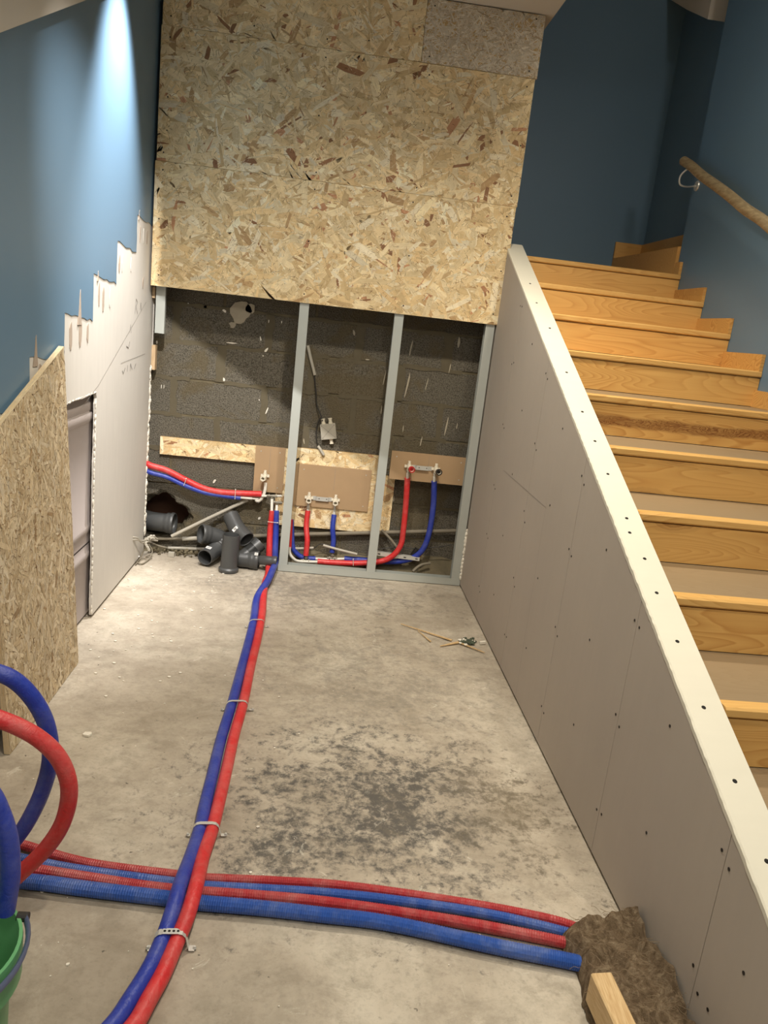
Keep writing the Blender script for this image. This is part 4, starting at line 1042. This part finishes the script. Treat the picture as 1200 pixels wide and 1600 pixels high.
def bracket(label, a, b, y):
    rt = thing('mounting_bracket', (a+b)/2, label, 'bracket'); t = 0.003
    m = MB(); L = b.x-a.x
    for x0_, x1_, yy in ((a.x+0.018, a.x+0.040, y), (a.x+0.040, b.x-0.040, y-0.010), (b.x-0.040, b.x-0.018, y)):
        m.box((x0_, yy-t, a.z-0.013), (x1_, yy, a.z+0.011))
    m.box((a.x+0.0385, y-0.013, a.z-0.013), (a.x+0.0415, y, a.z+0.011)); m.box((b.x-0.0415, y-0.013, a.z-0.013), (b.x-0.0385, y, a.z+0.011))
    ob('plate', m, M['galv2'], rt)
    for q in (0.38, 0.66):
        m = MB(); m.sweep([((a.x+L*q, y-0.0132, a.z), (0, -1, 0), 0.003), ((a.x+L*q, y-0.0137, a.z), (0, -1, 0), 0.003)], 8); ob('hole', m, M['screw'], rt)
def feed(label, pts, r, mat, name, top=0.03, pexr=0.0085, bottom=False):
    "sleeved feed with its bare white pipe showing at the top"
    rt = thing(name, V(pts[-1]), label, 'pipe')
    m = MB(); m.tube(pts, r, 14, 0.012); ob('sleeve', m, M[mat], rt, smooth=True)
    t = (V(pts[0])-V(pts[1])).normalized(); m = MB(); m.bar(V(pts[0])-t*0.01, V(pts[0])+t*top, pexr, 12); ob('bare_pipe', m, M['pex'], rt, smooth=True, label='bare white pipe end')
    m = MB(); m.bar(V(pts[0])+t*top*.7, V(pts[0])+t*(top+0.02), pexr*.7, 10); ob('crimp_fitting', m, M['galv2'], rt, smooth=True)
    return rt
YO = YF-0.018
o1 = U(483, 776, 1, YO); o2 = U(524, 784, 1, YO); o2.z = o1.z = (o1.z+o2.z)/2
outlet('white outlet elbow above the short red pipe between the first two studs', o1); outlet('white outlet elbow above the short blue pipe between the first two studs', o2)
bracket('zinc bracket joining the two white outlets between the first two studs', o1, o2, YF-0.0005)
yo3 = YF3-0.018
o3 = U(639, 729, 1, yo3); o4 = U(681, 734, 1, yo3); o3.z = o4.z = (o3.z+o4.z)/2
outlet('outlet elbow with red cap on the right brown fibreboard', o3, capmat='redcap', tilt=0.25, hexa=False); outlet('outlet elbow with black cap on the right brown fibreboard', o4, capmat='blackcap', tilt=0.25, hexa=False)
bracket('zinc bracket joining the red and black capped outlets on the right', o3, o4, YF3-0.0005)
yo5 = YF-0.02
o5 = U(414, 744, 1, yo5); outlet('single white outlet elbow on the brown square left of the first stud', o5, tilt=-0.15)
# white bent pipe under the single outlet
m = MB(); m.tube([U(415, 754, 1, yo5), U(414, 766, 1, yo5-.005), U(410, 777, 1, yo5-.01), U(404, 783, 1, yo5-.01), U(399, 781, 1, yo5-.01)], 0.0095, 10, 0.008); ob('bent_pipe', m, M['pex'], smooth=True, label='white bent pipe hanging under the single white outlet', cat='pipe')
# feeds under the outlets
yb_ = 0.085
f1 = [V((o1.x+0.0, YO+.0, o1.z-0.075)), V((o1.x-0.001, YO-0.02, o1.z-0.16)), U(480, 845, 1, yb_+0.01), U(478, 868, 1, yb_)]
feed('short vertical red pipe under the left white outlet between the studs', f1, 0.0155, 'red', 'red_feed_pipe')
f2 = [V((o2.x, YO, o2.z-0.085)), V((o2.x-0.001, YO-0.02, o2.z-0.16)), U(521, 845, 1, yb_+0.04), U(519, 863, 1, yb_+0.035)]
feed('short vertical blue pipe under the right white outlet between the studs', f2, 0.0150, 'blu', 'blue_feed_pipe')
f3 = [V((o3.x, yo3+.005, o3.z-0.065)), U(634, 790, 1, 0.075), U(630, 830, 1, 0.078), U(626, 852, 1, 0.08), U(614, 868, 1, 0.082), U(595, 877, 1, 0.084), U(560, 880, 1, 0.085), U(520, 879, 1, 0.085), U(496, 877, 1, 0.085)]
feed('red pipe dropping from the red capped outlet and curving along the floor behind the studs', f3, 0.0165, 'red', 'red_feed_pipe')
f4 = [V((o4.x, yo3+.005, o4.z-0.070)), U(677, 790, 1, 0.075), U(671, 830, 1, 0.085), U(662, 856, 1, 0.095), U(648, 870, 1, 0.105), U(625, 877, 1, 0.115), U(590, 877, 1, 0.12), U(565, 875, 1, 0.12), U(538, 873, 1, 0.12)]
feed('blue pipe dropping from the black capped outlet and curving behind the red one', f4, 0.0165, 'blu', 'blue_feed_pipe')
# blue and white pipes coming round behind the first stud
m = MB(); m.tube([U(455, 812, 1, 0.12), U(456, 835, 1, 0.12), U(458, 856, 1, 0.12), U(466, 867, 1, 0.12), U(478, 872, 1, 0.12), U(493, 873, 1, 0.12)], 0.0145, 12, 0.01); ob('blue_branch_pipe', m, M['blu'], smooth=True, label='blue pipe bending down and right behind the first stud', cat='pipe')
m = MB(); m.tube([U(454, 812, 1, 0.085), U(453, 835, 1, 0.085), U(452, 857, 1, 0.085)], 0.0130, 12, 0.01); ob('red_branch_pipe', m, M['red'], smooth=True, label='red pipe end mostly hidden behind the first stud', cat='pipe')
m = MB(); m.tube([U(452, 855, 1, 0.07), U(453, 865, 1, 0.07), U(459, 873, 1, 0.07), U(468, 877, 1, 0.075), U(497, 878, 1, 0.085)], 0.0085, 10, 0.008); ob('white_branch_pipe', m, M['pex'], smooth=True, label='bare white pipe curving along the track behind the first stud', cat='pipe')
m = MB(); m.tube([U(492, 873, 1, 0.12), U(515, 874, 1, 0.12), U(540, 873, 1, 0.12)], 0.0085, 10, 0.01); ob('white_link_pipe', m, M['pex'], smooth=True, label='bare white pipe joining the blue lengths between the first two studs', cat='pipe')
def tee(label, c, d=V((1, 0, 0)), up_=V((0, 0, 1)), s=1.0):
    rt = thing('pipe_tee', c, label, 'pipe fitting'); m = MB()
    m.sweep([(c-d*0.03*s, d, .0065), (c+d*0.03*s, d, .0065)], 10); m.sweep([(c, up_, .0065), (c+up_*0.03*s, up_, .0065)], 10)
    ob('body', m, M['dullmetal'], rt, smooth=True)
    for q in (c-d*.016*s, c+d*.016*s, c+up_*.018*s):
        a_ = up_ if (q-c).dot(up_) > .005 else d
        mm = MB(); mm.sweep([(q-a_*.003, a_, .0105), (q+a_*.003, a_, .0105)], 10); ob('crimp_ring', mm, M['dullmetal'], rt, smooth=True)
tee('small metal tee under the short red pipe', U(478, 876, 1, 0.083)); tee('small metal tee under the short blue pipe', U(519, 872, 1, 0.118))
tee('small metal tee above the vertical red pipe left of the first stud', U(425, 775, 1, 0.10), up_=V((0, 0, -1))); tee('small metal tee above the vertical blue pipe left of the first stud', U(433, 785, 1, 0.10), up_=V((0, 0, -1)))
m = MB(); m.bar(U(425, 780, 1, 0.09), U(424.5, 802, 1, 0.058), 0.0085, 10); ob('white_riser_pipe', m, M['pex'], smooth=True, label='bare white pipe end entering the vertical red sleeve', cat='pipe')
m = MB(); m.bar(U(432.5, 790, 1, 0.09), U(432, 804, 1, 0.058), 0.0080, 10); ob('white_riser_pipe', m, M['pex'], smooth=True, label='bare white pipe end entering the vertical blue sleeve', cat='pipe')
m = MB(); m.bar(U(408, 775, 1, 0.125), U(440, 775, 1, 0.125), 0.0075, 10); ob('white_cross_pipe', m, M['pex'], smooth=True, label='thin pipe running right from the red sleeve end behind the brown square', cat='pipe')
# pair coming out of the left wall
m = MB(); m.tube([V((-0.03, 0.10, 0.56)), U(232, 726, 1, 0.11), U(260, 735, 1, 0.12), U(292, 751, 1, 0.125), U(318, 763, 1, 0.125), U(345, 769, 1, 0.125), U(380, 771, 1, 0.13), U(409, 772, 1, 0.13)], 0.0175, 14, 0.012); ob('red_sleeve', m, M['red'], smooth=True, label='red insulated pipe coming out of the left wall above the hole', cat='pipe')
m = MB(); m.tube([V((-0.03, 0.10, 0.52)), U(232, 737, 1, 0.11), U(260, 745, 1, 0.12), U(288, 758, 1, 0.122), U(318, 769, 1, 0.122), U(345, 774, 1, 0.125), U(376, 778, 1, 0.13)], 0.0135, 14, 0.012); ob('blue_sleeve', m, M['blu'], smooth=True, label='blue insulated pipe coming out of the left wall below its red twin', cat='pipe')
m = MB(); m.bar(U(374, 777, 1, 0.13), U(394, 779, 1, 0.13), 0.0085, 10); m.bar(U(394, 779, 1, .13), U(404, 780, 1, .13), 0.005, 8); ob('white_pipe_end', m, M['pex'], smooth=True, label='bare white pipe end leaving the blue sleeve from the left wall', cat='pipe')
# cable ties on the sleeve pairs
def tie(a, b, label, w_=0.0016, y=0.0):
    m = MB(); d = (b-a); m.bar(a, b, w_, 6); lump(m, b, 0.004, rnd); ob('cable_tie', m, M['pex'], label=label, cat='cable tie')
tie(U(287, 759, 1, 0.101), U(291, 748, 1, 0.101), 'cable tie round the twin pipes nearest the left wall')
tie(U(367, 780, 1, 0.105), U(368, 765, 1, 0.105), 'cable tie round the twin pipes near the red sleeve end')
tie(U(418, 815, 1, 0.026), U(434, 817, 1, 0.026), 'cable tie round the two vertical pipes left of the first stud')
tie(U(552, 884, 1, 0.066), U(552, 874, 1, 0.066), 'cable tie round the pipes between the first two studs')

# grey conduits -----------------------------------------------------
def con(label, pts, r, mat='conduit', name='grey_conduit', cat='conduit', group=None, seg=10):
    m = MB(); m.tube(pts, r, seg, 0.015); return ob(name, m, M[mat], smooth=True, label=label, cat=cat)
con('straight pale conduit slanting across the lower block wall above the fittings', [U(268, 838, 1, 0.115), U(330, 808, 1, 0.14), U(387, 781, 1, 0.16)], 0.0105)
yw = YB-0.014
con('upper grey conduit leaving the knotted cables on the left', [U(285, 842, 1, yw-.01), U(318, 841, 1, yw-.01), U(360, 842, 1, yw-.01)], 0.0125, 'conduit')
con('thin dark pipe running into the upper grey conduit', [U(236, 842, 1, yw-.01), U(262, 842, 1, yw-.01), U(290, 842, 1, yw-.01)], 0.0085, 'conduitd')
con('lower grey conduit leading from the knotted cables to the heap of fittings', [U(263, 856, 1, 0.17), U(290, 857, 1, 0.17), U(325, 858, 1, 0.17)], 0.0095, 'conduit')
con('thin dark cable leading into the lower grey conduit', [U(232, 846, 1, 0.12), U(248, 853, 1, 0.15), U(266, 857, 1, 0.17)], 0.006, 'conduitd')
con('long grey conduit running behind all the studs low on the block wall', [U(385, 838, 1, 0.168), U(470, 835, 1, 0.168), U(560, 833, 1, 0.168), U(640, 831, 1, 0.168), V((1.80, 0.168, U(712, 829, 1, 0.168).z))], 0.0120, 'conduitd')
con('slanting thin conduit behind the middle stud', [U(596, 828, 1, 0.15), U(610, 842, 1, 0.13), U(624, 860, 1, 0.11)], 0.0075, 'conduitd')
con('short loose conduit on the rubble behind the short blue pipe', [U(505, 852, 1, 0.11), U(530, 859, 1, 0.10), U(558, 866, 1, 0.09)], 0.0075, 'conduit')
con('short pale conduit end behind the short red pipe', [U(440, 855, 1, 0.12), U(465, 857, 1, 0.12), U(490, 856, 1, 0.12)], 0.0075, 'conduit')
con('curved grey conduit end on the rubble at right behind the track', [U(672, 880, 1, 0.12), U(660, 882, 1, 0.10), U(651, 887, 1, 0.085), U(645, 893, 1, 0.07)], 0.0085, 'conduitd')
con('thin black cable lying over the rubble behind the right bay', [U(590, 858, 1, 0.12), U(620, 855, 1, 0.13), U(650, 857, 1, 0.13), U(680, 855, 1, 0.13), U(706, 851, 1, 0.13)], 0.0028, 'cable', 'black_cable', 'cable')
con('thin black cable curving behind the middle bay', [U(490, 857, 1, 0.13), U(505, 850, 1, 0.13), U(540, 862, 1, 0.11), U(575, 868, 1, 0.10)], 0.0025, 'cable', 'black_cable', 'cable')
# perforated white rail behind the middle stud
a = U(588, 864, 1, 0.10); b = U(655, 873, 1, 0.10); m = MB(); d = (b-a).normalized(); m.obox((a+b)/2, d*(b-a).length/2, V((0, 0.012, 0.0)), V((0, 0, 0.011)))
o_ = ob('perforated_rail', m, M['galv2'], label='white perforated metal rail lying behind the right bay pipes', cat='rail')
for q in (0.06, 0.36, 0.66, 0.93):
    c = a.lerp(b, q)-V((0, 0.0124, 0)); m = MB(); m.obox(c, d*0.007, V((0, 0.0004, 0)), V((0, 0, 0.003))); ob('slot', m, M['screw'], o_)
# small yellow and black tool
c = U(650, 867, 1, 0.125); rt = thing('plastic_clamp', c, 'small yellow and black plastic clamp lying on the rubble in the right bay', 'clamp')
m = MB(); m.obox(c+V((0.012, 0, -0.004)), V((0.012, 0, 0.022)), V((0, 0.014, 0)), V((-0.012, 0, 0.008))); m.obox(c+V((0.03, -.003, 0.02)), V((0.008, 0, 0.010)), V((0, 0.010, 0)), V((-0.006, 0, 0.006))); ob('body', m, M['yellow'], rt)
m = MB(); m.obox(c+V((-0.012, -0.004, 0.014)), V((0.014, 0, 0.026)), V((0, 0.013, 0)), V((-0.010, 0, 0.006))); ob('grip', m, M['blackcap'], rt)

# knotted cables at the left wall -------------------------------------
kc = thing('knotted_cables', (0.03, 0.0, 0.12), 'bundle of grey plaster-covered cables knotted where they leave the left wall', 'cable')
p0_ = U(206, 842, 0, 0.0)
for k, dz_ in enumerate((0.006, -0.006)):
    m = MB(); m.tube([V((-0.02, p0_.y, p0_.z+dz_)), V((0.012, p0_.y+0.05, p0_.z-0.012+dz_)), U(222, 848-3*k, 1, -0.05), U(230, 843, 1, 0.02), U(238, 838+6*k, 1, 0.08), U(246, 842+3*k, 1, 0.12)], 0.0048, 8, 0.01); ob('cable', m, M['conduit'], kc, smooth=True)
m = MB()
for k in range(26):
    t = rnd.random(); c = U(222+20*t, 850-14*t+rnd.uniform(-3, 3), 1, -0.02+0.08*t); lump(m, c, rnd.uniform(.006, .011), rnd, (1.2, 1, .9))
for k in range(14):
    t = rnd.random(); c = U(227+6*t, 848+12*t, 1, -0.01); lump(m, c, rnd.uniform(.006, .010), rnd)
ob('plaster_crust', m, M['conduit'], kc, smooth=True, kind='stuff')
m = MB(); m.tube([U(232, 850, 1, 0.03), U(238, 862, 1, 0.03), U(230, 876, 1, -0.03), U(221, 881, 2, 0.006), U(212, 878, 2, 0.006)], 0.004, 8, 0.01); ob('cable', m, M['conduitd'], kc, smooth=True)
m = MB(); m.tube([U(228, 852, 1, 0.02), U(222, 866, 1, 0.0), U(218, 874, 2, 0.006), U(212, 882, 2, 0.006)], 0.0035, 8, 0.01); ob('cable', m, M['conduitd'], kc, smooth=True)
c = U(268, 866, 2, 0.012); m = MB(); m.obox(c, V((0.017, 0, 0)), V((0, 0.014, 0)), V((0, 0, 0.012))); ob('mortar_lump', m, M['conduit'], label='small square mortar lump on the floor under the lower conduit', cat='rubble')
# crumbs and dirt at the foot of the hole
m = MB()
for k in range(60): lump(m, V((rnd.uniform(0.02, 0.3), rnd.uniform(0.11, 0.175), rnd.uniform(0.003, 0.03))), rnd.uniform(.004, .012), rnd)
for k in range(120): lump(m, V((rnd.uniform(0.82, 1.78), rnd.uniform(0.06, 0.18), rnd.uniform(0.0, 0.012)+0.06*0)), rnd.uniform(.003, .010), rnd)
ob('rubble', m, M['mortar'], smooth=True, kind='stuff', label='mortar rubble along the foot of the block wall', cat='rubble')

# junction box --------------------------------------------------------
c = U(513, 674, 1, YB-0.03); jb = thing('junction_box', c, 'square grey junction box with cable glands hanging on the block wall', 'junction box')
ra = radians(-17+6.5); ex = V((cos(-ra), 0, sin(-ra))); ez = V((-sin(-ra), 0, cos(-ra))); h_ = 0.041
m = MB(); m.obox(c+V((0, 0.012, 0)), ex*h_, V((0, 0.018, 0)), ez*h_); ob('box', m, M['ivory'], jb)
m = MB(); m.obox(c-V((0, 0.010, 0)), ex*(h_+.002), V((0, 0.004, 0)), ez*(h_+.002)); lid = ob('lid', m, M['conduit'], jb)
m = MB()
for s_ in (1, -1):
    dd = (ex+ez*s_).normalized(); pp = dd.cross(V((0, 1, 0))); m.obox(c-V((0, .0142, 0)), dd*(h_*1.2), V((0, .0003, 0)), pp*0.0007)
for sx_ in (-1, 1):
    for sz_ in (-1, 1): q = c+ex*(sx_*(h_-.006))+ez*(sz_*(h_-.006)); m.sweep([(q-V((0, .0138, 0)), (0, -1, 0), .003), (q-V((0, .0148, 0)), (0, -1, 0), .003)], 8)
m.sweep([(c-V((0, .0138, 0)), (0, -1, 0), .0035), (c-V((0, .0150, 0)), (0, -1, 0), .0035)], 8)
ob('lid_marks', m, M['pencil'], lid)
for (u, s_) in ((-0.024, 1), (0.016, 1), (0.012, -1)):
    q = c+ex*u+ez*(s_*h_)+V((0, .008, 0)); m = MB(); dz_ = ez*s_
    m.sweep([(q, dz_, .0115), (q+dz_*.010, dz_, .0115), (q+dz_*.011, dz_, .0095), (q+dz_*.026, dz_, .0095), (q+dz_*.027, dz_, .012), (q+dz_*.032, dz_, .012)], 12); ob('gland', m, M['ivory'], jb, smooth=True)
yk = YB-0.012
con('grey conduit stub on the block wall above the junction box', [U(481, 540, 1, yk), U(486, 562, 1, yk), U(492, 586, 1, yk)], 0.0085, 'conduit')
con('dark cable from the wall conduit down into the junction box', [U(491, 584, 1, yk), U(494, 615, 1, yk), U(495, 632, 1, yk), U(501, 648, 1, yk-.01), U(504, 658, 1, yk-.02)], 0.0035, 'cable', 'black_cable', 'cable')
con('dark cable looping round the left side of the junction box', [U(503, 652, 1, yk-.01), U(497, 660, 1, yk-.01), U(494.5, 675, 1, yk-.01), U(495, 690, 1, yk-.01), U(498, 699, 1, yk-.01)], 0.0040, 'cable', 'black_cable', 'cable')
con('short grey conduit end under the junction box above the strand board', [U(497, 697, 1, yk-.012), U(501, 703, 1, yk-.02), U(506, 711, 1, yk-.024)], 0.0085, 'conduit')

# ================================================================== LITTER
def sliver(label, a, b, w_, group=None):
    m = MB(); A = U(*a, 2, 0.004); B = U(*b, 2, 0.004); d = (B-A); s_ = V((-d.y, d.x, 0)).normalized()*w_/2
    m.add([A-s_*.3, B-s_, B+s_, A+s_*.3, A-s_*.3+V((0, 0, .003)), B-s_+V((0, 0, .004)), B+s_+V((0, 0, .004)), A+s_*.3+V((0, 0, .003))], [(0, 3, 2, 1), (4, 5, 6, 7), (0, 1, 5, 4), (1, 2, 6, 5), (2, 3, 7, 6), (3, 0, 4, 7)])
    ob('wood_sliver', m, M['batten'], label=label, cat='wood offcut')
sliver('longest pale wood sliver on the floor near the partition', (626, 975), (706, 1001), 0.012)
sliver('thin short wood sliver under the longest one on the floor', (653, 986), (673, 1003), 0.006)
sliver('flat pale wood sliver pointing left beside the debris', (688, 1010), (717, 1004), 0.016)
sliver('pale wood sliver right of the debris near the partition foot', (757, 1020), (719, 1005), 0.012)
M['moss'] = simple('dark_debris', (74, 82, 66), 0.9, var=0.4, scale=90)
m = MB()
for k in range(46):
    c = U(rnd.uniform(722, 742), rnd.uniform(996, 1006), 2, 0.006); lump(m, c+V((0, 0, rnd.uniform(-.003, .004))), rnd.uniform(.003, .009), rnd, (1.3, 1.3, .7))
ob('debris_clump', m, M['moss'], smooth=True, kind='stuff', label='small dark green clump of debris among the wood slivers', cat='debris')
m = MB()
for k in range(16): lump(m, U(rnd.uniform(716, 744), rnd.uniform(998, 1008), 2, 0.007), rnd.uniform(.004, .008), rnd, (1.3, 1, .6))
ob('plaster_crumbs', m, M['plaster'], smooth=True, kind='stuff', label='white plaster crumbs beside the dark debris clump', cat='debris')
c = U(754, 1004, 2, 0.008); m = MB(); m.obox(c, V((0.014, 0.002, 0.002)), V((0, 0.006, 0)), V((0, 0, 0.006))); ob('plaster_chip', m, M['plaster'], label='white plaster chip touching the foot of the partition', cat='plaster chip')
def chip(px, py, s_, label=None, cat='plaster chip', group=None, mb=None):
    m = mb or MB(); c = U(px, py, 2, 0.001); n = 6; pts = [(c.x+s_*cos(2*pi*k/n)*rnd.uniform(.6, 1.2), c.y+s_*.8*sin(2*pi*k/n)*rnd.uniform(.6, 1.2)) for k in range(n)]
    m.prism(pts, lambda u, v, t: (u, v, t+(u-c.x)*.1), -0.001, min(0.006, s_*.35))
    if label: ob('plaster_chip', m, M['plaster'], label=label, cat=cat)
chip(136, 1148, 0.017, 'bright white plaster chip on the floor left of the twin pipes')
m = MB()
for k in range(90):
    x = rnd.uniform(30, 760); y = rnd.uniform(900, 1590)
    c = U(x, y, 2, 0)
    if 0.03 < c.x < 1.78 and (c.x < 0.9 or rnd.random() < .5): chip(x, y, rnd.choice([.0015, .002, .003, .005]), mb=m)
for k in range(60):
    c = V((rnd.uniform(0.02, 0.5), rnd.uniform(-1.6, -0.1), 0)); s_ = rnd.uniform(.002, .007)
    m.prism([(c.x+s_*cos(q), c.y+s_*sin(q)*.7) for q in (0, 1.1, 2.3, 3.2, 4.4, 5.3)], lambda u, v, t: (u, v, t), -.001, s_*.4)
ob('floor_crumbs', m, M['plaster'], kind='stuff', label='scattered tiny plaster crumbs over the concrete floor', cat='debris')
